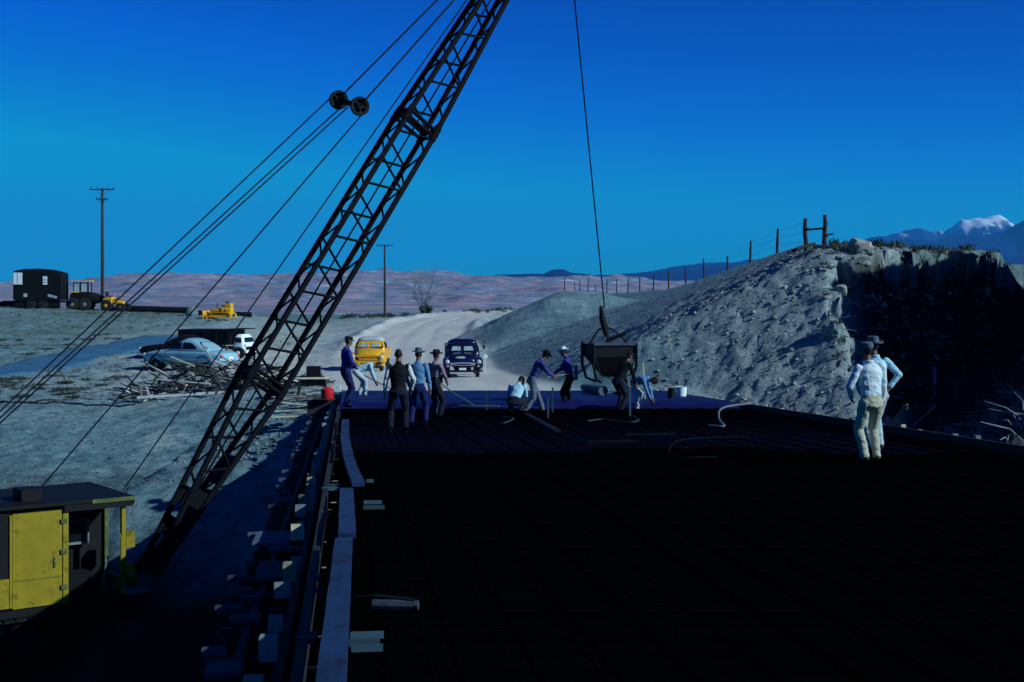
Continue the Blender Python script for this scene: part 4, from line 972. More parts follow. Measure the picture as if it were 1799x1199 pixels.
for sd in (-1, 1):
    mb = MB()
    for k in range(30):
        t = k / 30 * (4 * .85 + 2 * math.pi * .34)
        if t < 1.7: f, z, a = -.85 + t, .68, 0
        elif t < 1.7 + math.pi * .34: a = (t - 1.7) / .34; f, z = .85 + .34 * math.sin(a), .34 + .34 * math.cos(a)
        elif t < 3.4 + math.pi * .34: f, z, a = .85 - (t - 1.7 - math.pi * .34), 0, math.pi
        else: a = math.pi + (t - 3.4 - math.pi * .34) / .34; f, z = -.85 + .34 * math.sin(a), .34 + .34 * math.cos(a)
        mb.box((f, sd * .72, z + .03), (.17, .38, .05), Euler((0, a, 0)).to_matrix())
    mb.box((0, sd * .72, .36), (1.5, .2, .22)); mb.build('crawler_track', 'yellow_paint' if sd > 0 else 'yellow_paint', c)
mb = MB(); rr = []
for k in range(7):
    a = R(-50 + k * 16); xx = 1.75 - .35 * math.cos(a); zz = .48 + .55 * math.sin(a)
    rr.append([Vector((xx, -1.15, zz)), Vector((xx + .05, -1.15, zz)), Vector((xx + .05, 1.15, zz)), Vector((xx, 1.15, zz))])
mb.rings(rr); mb.build('blade', 'yellow_paint', c, smooth=True)
mb = MB()
for sd in (-1, 1): mb.bar((.2, sd * .98, .35), (1.45, sd * .98, .35), .1, .14)
mb.build('push_arm', 'yellow_paint', c)
# ------------------------------------------------------------------ people
def ik(a, b, l1, l2, pole):
    """middle joint of a two-bone limb from a toward b, bending toward pole"""
    d = b - a; L = min(d.length, (l1 + l2) * 0.995); dn = d.normalized()
    b2 = a + dn * L; x = (l1 * l1 - l2 * l2 + L * L) / (2 * L); h = math.sqrt(max(l1 * l1 - x * x, 0))
    p = pole - dn * pole.dot(dn); p.normalize(); return a + dn * x + p * h, b2
SEGS = 10
def limb(mb, a, b, r0, r1, n=10):
    d = (b - a); L = d.length; d.normalize(); pts, rr = [], []
    for k in (-.9, -.6, 0): pts.append(a + d * r0 * k); rr.append(r0 * math.sqrt(max(0.05, 1 - k * k)))
    for k in (.33, .66): pts.append(a + d * L * k); rr.append(r0 + (r1 - r0) * k)
    for k in (0, .6, .9): pts.append(b + d * r1 * k); rr.append(r1 * math.sqrt(max(0.05, 1 - k * k)))
    mb.path(pts, rr, n)
def person(label, loc, rz, colors, lean=0.0, side=0.0, pelvis=(0, 0, .93), hands=((-.30, .06, .82), (.30, .06, .82)), feet=((-.12, 0, 0), (.12, 0, 0)), look=0.0, nod=0.0, hat=None, hatmat='felt_dark',
           scale=1.0, elbow=((-1, -.6, -.2), (1, -.6, -.2)), knee=(0, 1, .1), voxel=0.011, twist=0.0, curl=1.0):
    """local frame: x right, y forward, z up. colors: shirt, sleeve, trousers"""
    shirt, sleeve, trousers = colors
    pv = Vector(pelvis); rl = Euler((-lean, side, twist)).to_matrix()
    sx, sf, su = rl @ Vector((1, 0, 0)), rl @ Vector((0, 1, 0)), rl @ Vector((0, 0, 1))
    hip = [pv + Vector((s * .10, 0, -.04)) for s in (-1, 1)]
    sh_c = pv + su * .50; neck = pv + su * .56 + sf * .02
    shd = [sh_c + sx * (.19 * s) - su * .01 for s in (-1, 1)]
    lk = rl @ Euler((-nod, 0, look)).to_matrix(); hx, hf, hu = lk @ Vector((1, 0, 0)), lk @ Vector((0, 1, 0)), lk @ Vector((0, 0, 1))
    headc = neck + su * .06 + hu * .12 + hf * .03
    segs = []      # (a, b, r, material slot)  slots: 0 shirt 1 sleeve 2 trousers 3 skin 4 shoe 5 hair
    mb = MB()
    # torso as a stack of ellipses
    rr = []; prof = [(-.10, .155, .105), (-.02, .168, .118), (.08, .160, .112), (.18, .158, .108), (.30, .178, .118), (.40, .190, .118), (.47, .178, .100), (.52, .120, .080), (.56, .065, .062), (.60, .055, .058)]
    for (t, a, b_) in prof:
        c = pv + su * t + sf * (0.012 * math.sin(t * 6)); fl = max(0, min(1, (t + .10) / .25)); ax = sx * fl + Vector((1, 0, 0)) * (1 - fl); ay = sf * fl + Vector((0, 1, 0)) * (1 - fl)
        rr.append([c + ax * (a * math.cos(2 * math.pi * k / 18)) + ay * (b_ * math.sin(2 * math.pi * k / 18)) for k in range(18)])
    mb.rings(rr)
    segs += [(pv + su * .08, pv + su * .50, .12, 0), (pv - su * .10, pv + su * .03, .13, 2), (pv + su * .10, sh_c + sx * .12, .1, 0), (pv + su * .10, sh_c - sx * .12, .1, 0)]
    limb(mb, neck - su * .03, headc - hu * .05, .056, .054); segs.append((neck + su * .03, headc, .06, 3))
    # head: skull, jaw, nose, ears
    rot = Matrix((hx, hf, hu)).transposed()
    mb.ell(headc + hu * .025 - hf * .008, (.076, .096, .098), rot, 16, 10); mb.ell(headc - hu * .05 + hf * .018, (.058, .070, .066), rot, 14, 8)
    mb.ell(headc + hf * .098 - hu * .012, (.013, .022, .026), rot, 8, 6); mb.ell(headc + hf * .080 - hu * .052, (.026, .014, .012), rot, 8, 6)
    for s in (-1, 1): mb.ell(headc + hx * (.078 * s) - hu * .005 - hf * .005, (.012, .022, .032), rot, 8, 6)
    for i, s in enumerate((-1, 1)):
        ha = Vector(hands[i]); el, hb = ik(shd[i], ha, .30, .27, Vector(elbow[i]))
        limb(mb, shd[i], el, .062, .050); limb(mb, el, hb, .050, .036)
        segs += [(shd[i], el, .05, 1), (el, el + (hb - el) * .88, .045, 1), (el + (hb - el) * .94, hb + (hb - el).normalized() * .2, .04, 3)]
        # hand: palm, four unequal curled fingers and a thumb
        d = (hb - el).normalized(); inn = Vector((-s, 0, 0)); inn = (inn - d * inn.dot(d)).normalized(); wdt = d.cross(inn).normalized()
        if wdt.y < 0: wdt = -wdt
        pm = hb + d * .055; pr = Matrix((inn, wdt, d)).transposed(); mb.ell(pm, (.020, .042, .055), pr, 10, 6)
        for q, fl in enumerate((.070, .078, .072, .056)):
            o0 = pm + d * .040 + wdt * (.030 - .020 * q); o1 = o0 + d * fl * .5 + inn * .012 * curl; o2 = o1 + (d * .35 + inn * .75 * curl).normalized() * fl * .5
            mb.path([o0 - d * .015, o0, o1, o2], [.0105, .0105, .010, .008], 7)
        t0 = hb + d * .030 + wdt * .034; t1 = t0 + (wdt * .7 + d * .6 + inn * .3).normalized() * .040; mb.path([t0 - wdt * .01, t0, t1, t1 + (d * .9 + inn * .5).normalized() * .03], [.013, .013, .011, .009], 7)
        segs.append((pm, pm + d * .12, .04, 3))
        ft = Vector(feet[i]); ank = ft + Vector((0, 0, .09)); kn, an = ik(hip[i], ank, .44, .43, Vector(knee) + Vector((s * .15, 0, 0)))
        limb(mb, hip[i], kn, .098, .072, 12); limb(mb, kn, an, .070, .060, 12)
        segs += [(hip[i], kn, .08, 2), (kn, an, .06, 2)]
        fd = Vector((s * .18, 1, 0)).normalized()
        limb(mb, an + Vector((0, 0, -.03)) - fd * .03, an + fd * .15 + Vector((0, 0, -.058)), .046, .034); segs.append((an - fd * .05 + Vector((0, 0, -.05)), an + fd * .18 + Vector((0, 0, -.06)), .05, 4))
    root = thing('person', label, 'person', loc, rz); root.scale = (scale,) * 3
    me = mb.mesh('body'); o = bpy.data.objects.new('body', me); COL.objects.link(o)
    rm = o.modifiers.new('remesh', 'REMESH'); rm.mode = 'VOXEL'; rm.voxel_size = voxel; rm.use_smooth_shade = True
    sm = o.modifiers.new('smooth', 'SMOOTH'); sm.factor = .5; sm.iterations = 3
    dg = bpy.context.evaluated_depsgraph_get(); me2 = bpy.data.meshes.new_from_object(o.evaluated_get(dg)); o.modifiers.clear(); o.data = me2; me2.name = 'body'
    nv = len(me2.vertices); co = np.empty(nv * 3); me2.vertices.foreach_get('co', co); co = co.reshape(-1, 3)
    def nearest(pts):
        best = np.full(len(pts), 1e9); slot = np.zeros(len(pts), int)
        for (a, b_, r_, sl_) in segs:
            a = np.array(a); dv = np.array(b_) - a; t = np.clip(((pts - a) @ dv) / max(dv @ dv, 1e-9), 0, 1)
            ds = np.linalg.norm(pts - a - t[:, None] * dv, axis=1) - r_
            k = ds < best; best = np.where(k, ds, best); slot = np.where(k, sl_, slot)
        return slot
    sv = nearest(co)
    # folds in the cloth
    no = np.empty(nv * 3); me2.vertices.foreach_get('normal', no); no = no.reshape(-1, 3)
    sd_ = int(abs(loc[0] * 100)) % 97; fold = fbm(co[:, 0] * 9 + co[:, 2] * 5, co[:, 2] * 13 + co[:, 1] * 8, sd_, 3) * 0.016 + 0.004
    isc = (sv <= 2) & ~((sv == 1) & False); co = co + no * (fold * isc)[:, None]
    me2.vertices.foreach_set('co', co.ravel()); me2.update()
    npg = len(me2.polygons); ce = np.empty(npg * 3); me2.polygons.foreach_get('center', ce); ce = ce.reshape(-1, 3); sp = nearest(ce)
    # hair on the skull behind and above the brow
    h0 = np.array(headc); rel = ce - h0; up_ = rel @ np.array(hu); fw_ = rel @ np.array(hf); nr = np.linalg.norm(rel, axis=1)
    sp = np.where((nr < .16) & (sp == 3) & ((up_ > .062) | ((fw_ < -.02) & (up_ > -.05))), 5, sp)
    for m_ in (shirt, sleeve, trousers, 'skin', 'shoe', 'hair'): me2.materials.append(MATS[m_])
    me2.polygons.foreach_set('material_index', sp.astype(np.int32)); me2.polygons.foreach_set('use_smooth', [True] * npg); me2.update()
    o.parent = root
    eb = MB()
    for s in (-1, 1): eb.ell(headc + hf * .088 + hx * (.032 * s) + hu * .012, (.010, .006, .007), rot, 8, 6)
    eb.build('eyes', 'hair', root, smooth='all')
    if hat:
        hb_ = MB(); top = headc + hu * .060
        if hat in ('brim', 'straw'):
            n = 24; rr = []
            for (t, ra, ry, dr) in ((-.012, .150, .180, 1), (.004, .150, .180, 1), (.006, .088, .108, 0), (.05, .084, .104, 0), (.095, .076, .096, 0), (.105, .05, .07, 0), (.088, .02, .04, 0)):
                rr.append([top + hx * (ra * math.cos(2 * math.pi * k / n)) + hf * (ry * math.sin(2 * math.pi * k / n)) + hu * (t + (.03 * abs(math.cos(2 * math.pi * k / n)) ** 2 * dr)) for k in range(n)])
            hb_.rings(rr)
        elif hat == 'cap':
            n = 18; rr = []
            for (t, ra, ry) in ((-.015, .084, .106), (.03, .088, .110), (.06, .080, .102), (.078, .05, .07), (.082, .01, .02)):
                rr.append([top + hx * (ra * math.cos(2 * math.pi * k / n)) + hf * (ry * math.sin(2 * math.pi * k / n) - .006) + hu * t for k in range(n)])
            hb_.rings(rr)
            vz = []
            for k in range(9):
                a = R(20 + 140 * k / 8); vz.append((top + hx * (.082 * math.cos(a)) + hf * (.10 * math.sin(a)) - hu * .006, top + hx * (.086 * math.cos(a)) + hf * (.10 * math.sin(a) + .075 * math.sin(a)) - hu * .024))
            q = [p for pr_ in vz for p in pr_]; up2 = hu * .008
            hb_.add([p for p in q] + [p + up2 for p in q], [(2 * k, 2 * k + 1, 2 * k + 3, 2 * k + 2) for k in range(8)] + [(18 + 2 * k + 2, 18 + 2 * k + 3, 18 + 2 * k + 1, 18 + 2 * k) for k in range(8)] + [(2 * k + 1, 18 + 2 * k + 1, 18 + 2 * k + 3, 2 * k + 3) for k in range(8)])
        hb_.build('cap' if hat == 'cap' else 'hat', hatmat, root, smooth=True)
    return root
AW = 0.0                    # facing away from the camera
def strap(root, pts, mat, name, wd=.04):
    mb = MB(); mb.path(pts, .016, 6); mb.build(name, mat, root)
person('man in blue work clothes and dark cap standing at the left form edge', D(607, 716, 0.0), R(-62), ('work_blue', 'work_blue', 'denim_blue'), hat='cap', hands=((-.04, .24, 1.02), (.06, .25, 1.05)), lean=.03, feet=((-.11, .06, 0), (.12, -.05, 0)), nod=.12)
person('man in pale shirt bending far forward in front of the yellow truck', D(634, 698, -.1), R(-78), ('pale_cyan_shirt', 'pale_cyan_shirt', 'pale_jeans'), lean=1.25, pelvis=(0, -.18, .86), hands=((-.10, .52, .36), (.12, .50, .40)), feet=((-.13, -.05, 0), (.13, .12, 0)), nod=.2)
person('hatless dark-haired man in black vest with white sleeves seen from behind', D(700, 764, -.30), AW + R(4), ('black_cloth', 'off_white_shirt', 'dark_trousers'), hands=((-.30, .10, .80), (.27, .20, .92)), feet=((-.17, 0, 0), (.15, .05, 0)), lean=.05, elbow=((-1, -.5, 0), (1, -.5, 0)), voxel=.01, scale=1.01)
person('man in light blue shirt and grey felt hat standing next to the black vest', D(733, 752, -.30), R(-12), ('light_blue_shirt', 'light_blue_shirt', 'denim_blue'), hat='brim', hatmat='felt_grey', hands=((-.24, .24, .92), (.28, .10, .84)), feet=((-.15, 0, 0), (.16, .08, 0)), lean=.08)
r_ = person('man in pink shirt and dark bib overalls wearing a dark hat', D(763, 741, -.30), R(-42), ('pink_shirt', 'pink_shirt', 'dark_trousers'), hat='brim', hatmat='felt_dark', hands=((-.12, .30, .92), (.18, .28, .98)), feet=((-.11, 0, 0), (.12, .05, 0)), lean=.03, scale=.97)
for s in (-1, 1): strap(r_, [(s * .06, -.135, 1.02), (s * .07, -.145, 1.25), (s * .10, -.10, 1.43), (s * .10, .04, 1.45)], 'dark_trousers', 'overall_strap')
mb = MB(); mb.box((0, -.005, 1.06), (.36, .265, .16), None, .96); mb.build('overall_waist', 'dark_trousers', r_)
person('man in pale blue shirt crouching on the wet concrete with his back turned', D(905, 728, -.24), R(-20), ('pale_cyan_shirt', 'pale_cyan_shirt', 'dark_trousers'), pelvis=(0, -.12, .36), lean=.75, hands=((-.18, .50, .32), (.14, .52, .22)), feet=((-.15, .02, 0), (.15, -.02, 0)), knee=(0, 1, .5), hat='cap', nod=.35)
person('man in purple-blue shirt and grey trousers leaning forward on a rake handle', D(938, 728, -.26), R(-72), ('purple_shirt', 'purple_shirt', 'grey_trousers'), lean=.46, pelvis=(0, -.06, .92), hands=((-.06, .66, .92), (.10, .52, .98)), feet=((-.13, .30, 0), (.13, -.30, 0)), hat='brim', hatmat='felt_dark', nod=.1)
person('man in dark clothes and white hat gripping a handle near the concrete bucket', D(1001, 719, -.28), R(75), ('work_blue', 'purple_shirt', 'black_cloth'), lean=.16, hands=((-.06, .40, 1.06), (.10, .34, 1.12)), feet=((-.20, .05, 0), (.20, -.05, 0)), hat='straw', hatmat='white_shirt', nod=.15)
person('dark-clothed man stooping directly below the concrete bucket', D(1088, 728, -.26), R(-50), ('black_cloth', 'black_cloth', 'dark_trousers'), lean=.55, pelvis=(0, -.05, .90), hands=((-.14, .50, .70), (.16, .48, .74)), feet=((-.13, .1, 0), (.13, -.1, 0)), hat='cap')
person('man in light blue shirt bent double by the tall stake right of the bucket', D(1117, 724, -.25), R(-115), ('light_blue_shirt', 'light_blue_shirt', 'pale_jeans'), lean=1.35, pelvis=(0, -.2, .80), hands=((-.12, .45, .32), (.12, .48, .36)), feet=((-.14, -.05, 0), (.14, .08, 0)), nod=.3)
person('man in pale shirt and khaki trousers seen from behind on the dark deck', D(1531, 812, -.15), R(14), ('white_shirt', 'white_shirt', 'khaki'), hat='cap', hatmat='felt_grey', hands=((-.22, .22, .96), (.27, .16, .86)), feet=((-.10, 0, 0), (.11, .04, 0)), lean=-.02, side=-.07, voxel=.009, scale=1.0, look=.35, curl=.7)
person('man with hand on hip in pale blue shirt behind the khaki-trousered man', D(1541, 792, -.12), R(20), ('pale_cyan_shirt', 'pale_cyan_shirt', 'pale_jeans'), hat='brim', hatmat='felt_grey', hands=((-.2, .2, .95), (.20, -.04, 1.0)), elbow=((-1, -.5, 0), (1, -.35, .1)), feet=((-.11, 0, 0), (.10, .06, 0)), side=-.05, voxel=.01, look=.2, scale=1.02)
# ------------------------------------------------------------------ concrete bucket hanging over the deck
BKc = P(1070, 668, 40.0); bk = thing('concrete_bucket', 'black steel concrete bucket with open frame hanging from the crane line', 'bucket', BKc, R(14)); bk.scale = (.94,) * 3
def ring4(hx, hy, z, ox=0.0): return [Vector((ox - hx, -hy, z)), Vector((ox + hx, -hy, z)), Vector((ox + hx, hy, z)), Vector((ox - hx, hy, z))]
mb = MB(); mb.rings([ring4(.16, .16, .10), ring4(.30, .30, .28), ring4(.62, .55, .72), ring4(.64, .57, 1.08)]); mb.build('hopper', 'black_steel', bk)
mb = MB(); mb.box((-.02, -.58, 1.10), (1.34, .07, .09)); mb.box((-.02, .58, 1.10), (1.34, .07, .09)); mb.build('rim', 'outer_wood', bk)
for (x, y) in ((-.66, -.58), (.66, -.58), (.66, .58), (-.66, .58)):
    mb = MB(); mb.path([(x, y, 1.12), (x * 1.0, y, .45), (x * .85, y * .85, .05), (x * .5, y * .5, -.05)], [.045, .045, .04, .035], 8); mb.build('leg', 'black_steel' if x < 0 else 'hose_dull', bk, smooth=True)
mb = MB(); mb.path([(-.62, -.58, .72), (-.45, -.6, .18), (0, -.6, .05), (.45, -.6, .18), (.62, -.58, .72)], .022, 6); mb.build('hoop', 'black_steel', bk)
mb = MB()
mb.bar((-.10, 0, 1.15), (.45, -.2, 1.42), .34, .10); mb.bar((.0, .2, 1.2), (.52, .1, 1.36), .3, .08); mb.build('gate_lever', 'black_steel', bk)
mb = MB()
for (x, y) in ((-.6, 0), (.6, 0)): mb.path([(x, y, 1.1), (x * .4 - .1, y, 1.5), (-.13, 0, 1.62)], .03, 6)
mb.build('bail', 'black_steel', bk)
# ------------------------------------------------------------------ small things on the deck
def at_deck(px, py, h): p = D(px, py, h); return p
def one(name, mb, mat, label, cat, loc, group=None, smooth=False):
    o = mb.build(name, mat, None, loc, smooth); return tag(o, label, cat, group)
for (px, py, hgt, lab) in ((855, 730, .62, 'pale grade stake left of the crouching man'), (963, 742, .58, 'shorter pale grade stake in front of the leaning man, left of a pair'), (971, 733, .75, 'taller pale grade stake in front of the leaning man, right of a pair'), (768, 736, .55, 'pale grade stake at the feet of the man in overalls'), (1107, 738, .8, 'thin grey stake below the man bent double')):
    p = D(px, py, -.26); mb = MB(); mb.box(p + Vector((0, 0, hgt / 2)), (.045, .025, hgt)); mb.box(p + Vector((0, 0, -.03)), (.03, .018, .1)); one('grade_stake', mb, 'cleat_wood', lab, 'stake', p, 'grade stakes on the deck')
p = D(1134, 712, -.2); mb = MB(); mb.bar(p, p + Vector((-.07, 0, 1.25)), .045, .03, (0, 1, 0)); mb.box(p + Vector((0, 0, .05)), (.1, .06, .1)); one('marker_lath', mb, 'raw_wood', 'tall pale yellow lath standing right of the man bent double', 'stake', p)
p = D(1197, 697, -.04); mb = MB(); mb.lathe(p, (0, 0, 1), [(0, .15), (.005, .15), (.30, .175), (.31, .185), (.30, .16), (.03, .14), (.03, .001)], 20)
one('paint_bucket', mb, 'white_paint', 'white bucket standing on the right edge of the deck', 'bucket', p, smooth=True)
p = D(1180, 700, -.04); mb = MB(); mb.lathe(p, (0, 0, 1), [(0, .12), (.005, .12), (.30, .12), (.31, .10), (.3, .001)], 14); one('dark_can', mb, 'black_steel', 'black can standing just left of the white bucket', 'can', p, smooth=True)
# float with a long handle
p = D(840, 716, -.02); q = P(748, 652, 36.0); mb = MB(); mb.path([q, (q + p) / 2 + Vector((0, 0, -.08)), p], .017, 6); mb.bar(p + Vector((-.5, .1, .03)), p + Vector((.55, -.05, .03)), .2, .03)
one('bull_float', mb, 'cleat_wood', 'bull float with a long pale handle reaching from the man in overalls', 'float', p)
p = D(700, 690, 0.0); q = P(640, 660, 44.0); mb = MB(); mb.path([q, p], .016, 6); mb.bar(p + Vector((-.3, 0, .02)), p + Vector((.3, .1, .02)), .12, .03); one('hand_float', mb, 'dark_board', 'dark long-handled float in front of the yellow truck', 'float', p)
a = P(968, 662, 38.6); q = P(1012, 655, 40.5); mb = MB(); mb.path([a - (q - a) * .15, a, q], .02, 6); mb.bar(q + Vector((0, -.1, -.2)), q + Vector((0, .1, .2)), .1, .04); one('rake', mb, 'conduit', 'concrete rake held between the leaning man and the man in the white hat', 'rake', a)
p = D(1000, 757, -.15); mb = MB(); mb.bar(D(925, 728, -.1), D(980, 758, -.1), .12, .05); one('screed_board', mb, 'black_steel', 'long dark screed board lying on the deck below the leaning man', 'board', p)
p = D(1068, 668, 0); mb = MB(); mb.path([D(1025, 681, .05), D(1060, 687, .12), D(1090, 690, .05)], [.12, .16, .1], 8); one('chute_board', mb, 'cleat_wood', 'pale slanting chute board beneath the concrete bucket', 'board', p)
# conduit and hoses on the dark deck
def pipe(label, pts, r, mat='conduit', name='hose', cat='hose', h=-.10, smooth=True):
    q = [D(x, y, hh) for x, y, hh in pts]; f = []
    for i in range(len(q) - 1):
        for k in range(6):
            t = k / 6; p0, p1, p2, p3 = q[max(i - 1, 0)], q[i], q[i + 1], q[min(i + 2, len(q) - 1)]
            f.append(.5 * ((2 * p1) + (p2 - p0) * t + (2 * p0 - 5 * p1 + 4 * p2 - p3) * t * t + (3 * p1 - p0 - 3 * p2 + p3) * t ** 3))
    f.append(q[-1]); mb = MB(); mb.path(f, r, 7); return one(name, mb, mat, label, cat, f[0], smooth=smooth)
pipe('pale bent conduit rising at the right edge of the deck', [(1245, 748, -.1), (1272, 749, -.1), (1264, 738, .0), (1264, 722, .12), (1280, 714, .16), (1320, 709, .16)], .022, 'conduit', 'conduit_bend', 'pipe')
pipe('curved dull hose on the dark deck below the conduit bend', [(1320, 768, -.1), (1230, 770, -.1), (1190, 776, -.1), (1176, 790, -.1), (1190, 803, -.1), (1260, 803, -.1)], .012, 'hose_dull')
pipe('pale loop of hose in front of the concrete bucket', [(1032, 740, -.08), (1060, 737, -.08), (1100, 742, -.06), (1122, 739, -.04), (1112, 731, -.06)], .014, 'cleat_wood')
pipe('short pale hose end in front of the crouching man', [(876, 744, -.08), (890, 742, -.06), (902, 735, -.08), (880, 732, -.1)], .014, 'cleat_wood')
for (px, py, L_, lab) in ((1143, 763, .95, 'short pale board on the deck right of the stake pair'), (1075, 776, .85, 'short dull board on the deck nearest below the bucket')):
    p = D(px, py, -.08); mb = MB(); mb.box(p, (L_, .07, .04), Euler((0, 0, .1)).to_matrix()); one('loose_board', mb, 'hose_dull', lab, 'board', p)
p = D(665, 1052, -.12); mb = MB(); mb.path([D(622, 1050, -.05), D(660, 1047, -.03), D(728, 1054, -.06)], .012, 6); one('steel_rod', mb, 'hose_dull', 'thin bright rod lying right of the walkway plank', 'rod', p)
p = D(690, 1060, -.15); mb = MB(); mb.path([D(655, 1062, -.12), D(735, 1064, -.12)], .035, 8); one('pipe_sleeve', mb, 'outer_wood', 'short dull blue pipe lying right of the walkway plank', 'pipe', p)

# ------------------------------------------------------------------ scrap lumber heap
lum = {m_: unit_box('board', m_) for m_ in ('grey_board', 'raw_wood', 'dark_board')}
def board(c, L_, wd, th, rz, ry, m_, label, group, rx=0.0):
    mw = Matrix.Translation(c) @ Euler((rx, ry, rz)).to_matrix().to_4x4() @ Matrix.Diagonal((L_, wd, th, 1))
    return tag(inst('scrap_board', lum[m_], None, mw), label, 'board', group)
LBL = {'grey_board': 'pale grey board jumbled in the %s of the scrap lumber heap', 'raw_wood': 'yellowish board jumbled in the %s of the scrap lumber heap', 'dark_board': 'blackened board jumbled in the %s of the scrap lumber heap'}
for i in range(210):
    t = random.random(); px = 238 + 320 * t; d = random.uniform(58.5, 63.0)
    top = 1.15 * math.exp(-((px - 335) / 70) ** 2) + .85 * math.exp(-((px - 450) / 60) ** 2) + .2
    if random.random() < .15: top = .1
    g = ground_at(px, d); g.z += random.uniform(.05, 1) * top * .85
    rz = random.gauss(0, .6); m_ = random.choices(['grey_board', 'raw_wood', 'dark_board'], [.30, .08, .62])[0]
    board(g, random.uniform(.7, 2.8), random.uniform(.05, .13), random.uniform(.025, .05), rz, random.gauss(0, .38), m_, LBL[m_] % ('left part' if px < 345 else 'middle' if px < 450 else 'right part'), 'boards of the scrap lumber heap', random.gauss(0, .6))
g = ground_at(320, 58.5); g.z += .1; board(g, 3.6, .16, .10, .16, -.05, 'grey_board', 'long pale timber along the front of the scrap lumber heap', None)
for (px, L_, a, lab) in ((231, .75, 1.35, 'dark post leaning at the left end of the scrap lumber heap'), (249, .9, 1.45, 'pale upright plank end at the left of the scrap lumber heap'), (262, .7, 1.25, 'second pale upright plank end inside the left of the scrap heap')):
    g = ground_at(px, 58.5); g.z += .36; board(g, L_, .13, .06, .1, a, 'dark_board' if px == 231 else 'grey_board', lab, None)
LBL2 = {'grey_board': 'flat pale grey scrap board on bare ground between the lumber heap and the bridge', 'raw_wood': 'flat yellowish scrap board on bare ground between the lumber heap and the bridge', 'dark_board': 'flat blackened scrap board on bare ground between the lumber heap and the bridge'}
for i in range(26):
    px = random.uniform(500, 585); d = random.uniform(52, 57); g = ground_at(px, d); g.z += random.uniform(.03, .25)
    m_ = random.choices(['grey_board', 'raw_wood', 'dark_board'], [.4, .3, .3])[0]
    board(g, random.uniform(.8, 2.2), random.uniform(.06, .15), .04, random.gauss(.1, .3), random.gauss(0, .06), m_, LBL2[m_], 'boards lying near the bridge end')
# compressor, fuel can
g = ground_at(551, 56.0); c = thing('air_compressor', 'dark compressor on a low frame behind the scrap boards', 'machine', g, .1)
mb = MB(); mb.box((0, 0, .98), (.55, .5, .42)); mb.build('engine_box', 'black_steel', c)
mb = MB(); mb.lathe((-.6, 0, .62), (1, 0, 0), [(0, .05), (.06, .2), (1.0, .2), (1.06, .05)], 16); mb.build('tank', 'dark_board', c, smooth=True)
for x in (-.62, .52):
    for y in (-.3, .3): mb = MB(); mb.bar((x * .8, y * .8, .72), (x, y, -.05), .07, .07); mb.build('leg', 'black_steel', c)
mb = MB(); mb.bar((-.7, -.3, .74), (.6, -.3, .74), .06, .07); mb.bar((-.7, .3, .74), (.6, .3, .74), .06, .07); mb.build('frame_rail', 'raw_wood', c)
g = D(576, 690, .02); g = P(575, 701, 44.5); c = thing('fuel_can', 'bright red fuel can beside the man in blue work clothes', 'can', g)
mb = MB(); mb.lathe((0, 0, 0), (0, 0, 1), [(0, .19), (.02, .20), (.30, .20), (.36, .10), (.38, .04), (.38, .001)], 18); mb.build('can_body', 'red_paint', c, smooth=True)
mb = MB(); mb.path([(-.1, 0, .36), (-.06, 0, .46), (.06, 0, .46), (.1, 0, .36)], .012, 6); mb.build('handle', 'rubber', c)
mb = MB(); mb.path([(.08, 0, .34), (.2, 0, .45), (.24, 0, .5)], [.03, .022, .018], 8); mb.build('spout', 'raw_wood', c)
p = P(568, 706, 45.0); mb = MB(); mb.box(p + Vector((0, 0, -.28)), (.9, .9, .6)); mb.box(p + Vector((.05, .05, .05)), (.8, .7, .06)); one('tool_crate', mb, 'dark_board', 'low dark crate beneath the red fuel can at the bridge corner', 'crate', p)
p = P(593, 683, 46.5); mb = MB(); mb.box(p, (.2, .2, .14)); mb.box(p + Vector((0, 0, .08)), (.22, .2, .03)); one('paper_sack', mb, 'white_shirt', 'small white sack right of the red fuel can', 'sack', p)
# white object beside the navy truck, white pile on the ridge
g = ground_at(852, 74.0); g.z += .9; mb = MB(); mb.lathe(g, (0, -1, 0), [(-.03, .001), (-.03, .11), (.0, .13), (.03, .11), (.031, .001)], 18); mb.tube(g + Vector((0, .04, 0)), g + Vector((0, .04, -1.2)), .02, .02, 6); one('marker_disc', mb, 'white_paint', 'round white marker on a thin post right of the navy truck', 'marker', g, smooth=True)

# ------------------------------------------------------------------ poles, wires, fence
def pole(px, d, toprow, baserow, label, arms):
    g = P(px, baserow, d); gz_ = gz(g.x, g.y); top = P(px, toprow, d).z; base = min(g.z, gz_) - .4
    c = thing('utility_pole', label, 'pole', (g.x, g.y, base + .4))
    h = top - base - .4; mb = MB(); mb.path([(0.02, 0, -.5), (0, 0, h * .5), (-.02, 0, h)], [.17, .15, .11], 10); mb.build('shaft', 'pole_wood', c, smooth=True)
    for (dz, L_) in arms:
        mb = MB(); mb.box((0, -.13, h - dz), (L_, .09, .12)); ar = mb.build('crossarm', 'pole_wood', c)
        for x in (-.46, -.2, .2, .46):
            mb = MB(); mb.lathe((x * L_, -.13, h - dz + .06), (0, 0, 1), [(0, .02), (.06, .02), (.065, .05), (.12, .05), (.15, .03), (.16, .001)], 8); mb.build('insulator', 'glass_dark', ar)
        mb = MB(); mb.bar((-.3 * L_, -.15, h - dz), (0, -.12, h - dz - .55), .03, .03); mb.bar((.3 * L_, -.15, h - dz), (0, -.12, h - dz - .55), .03, .03); mb.build('brace', 'pole_wood', ar)
    return c
pole(180, 131, 331, 540, 'tall dark utility pole with two crossarms on the left ridge', [(.12, 2.3), (1.05, 1.1)])
pole(676, 188, 430, 553, 'distant utility pole with one crossarm beside the bare tree', [(.12, 2.2)])
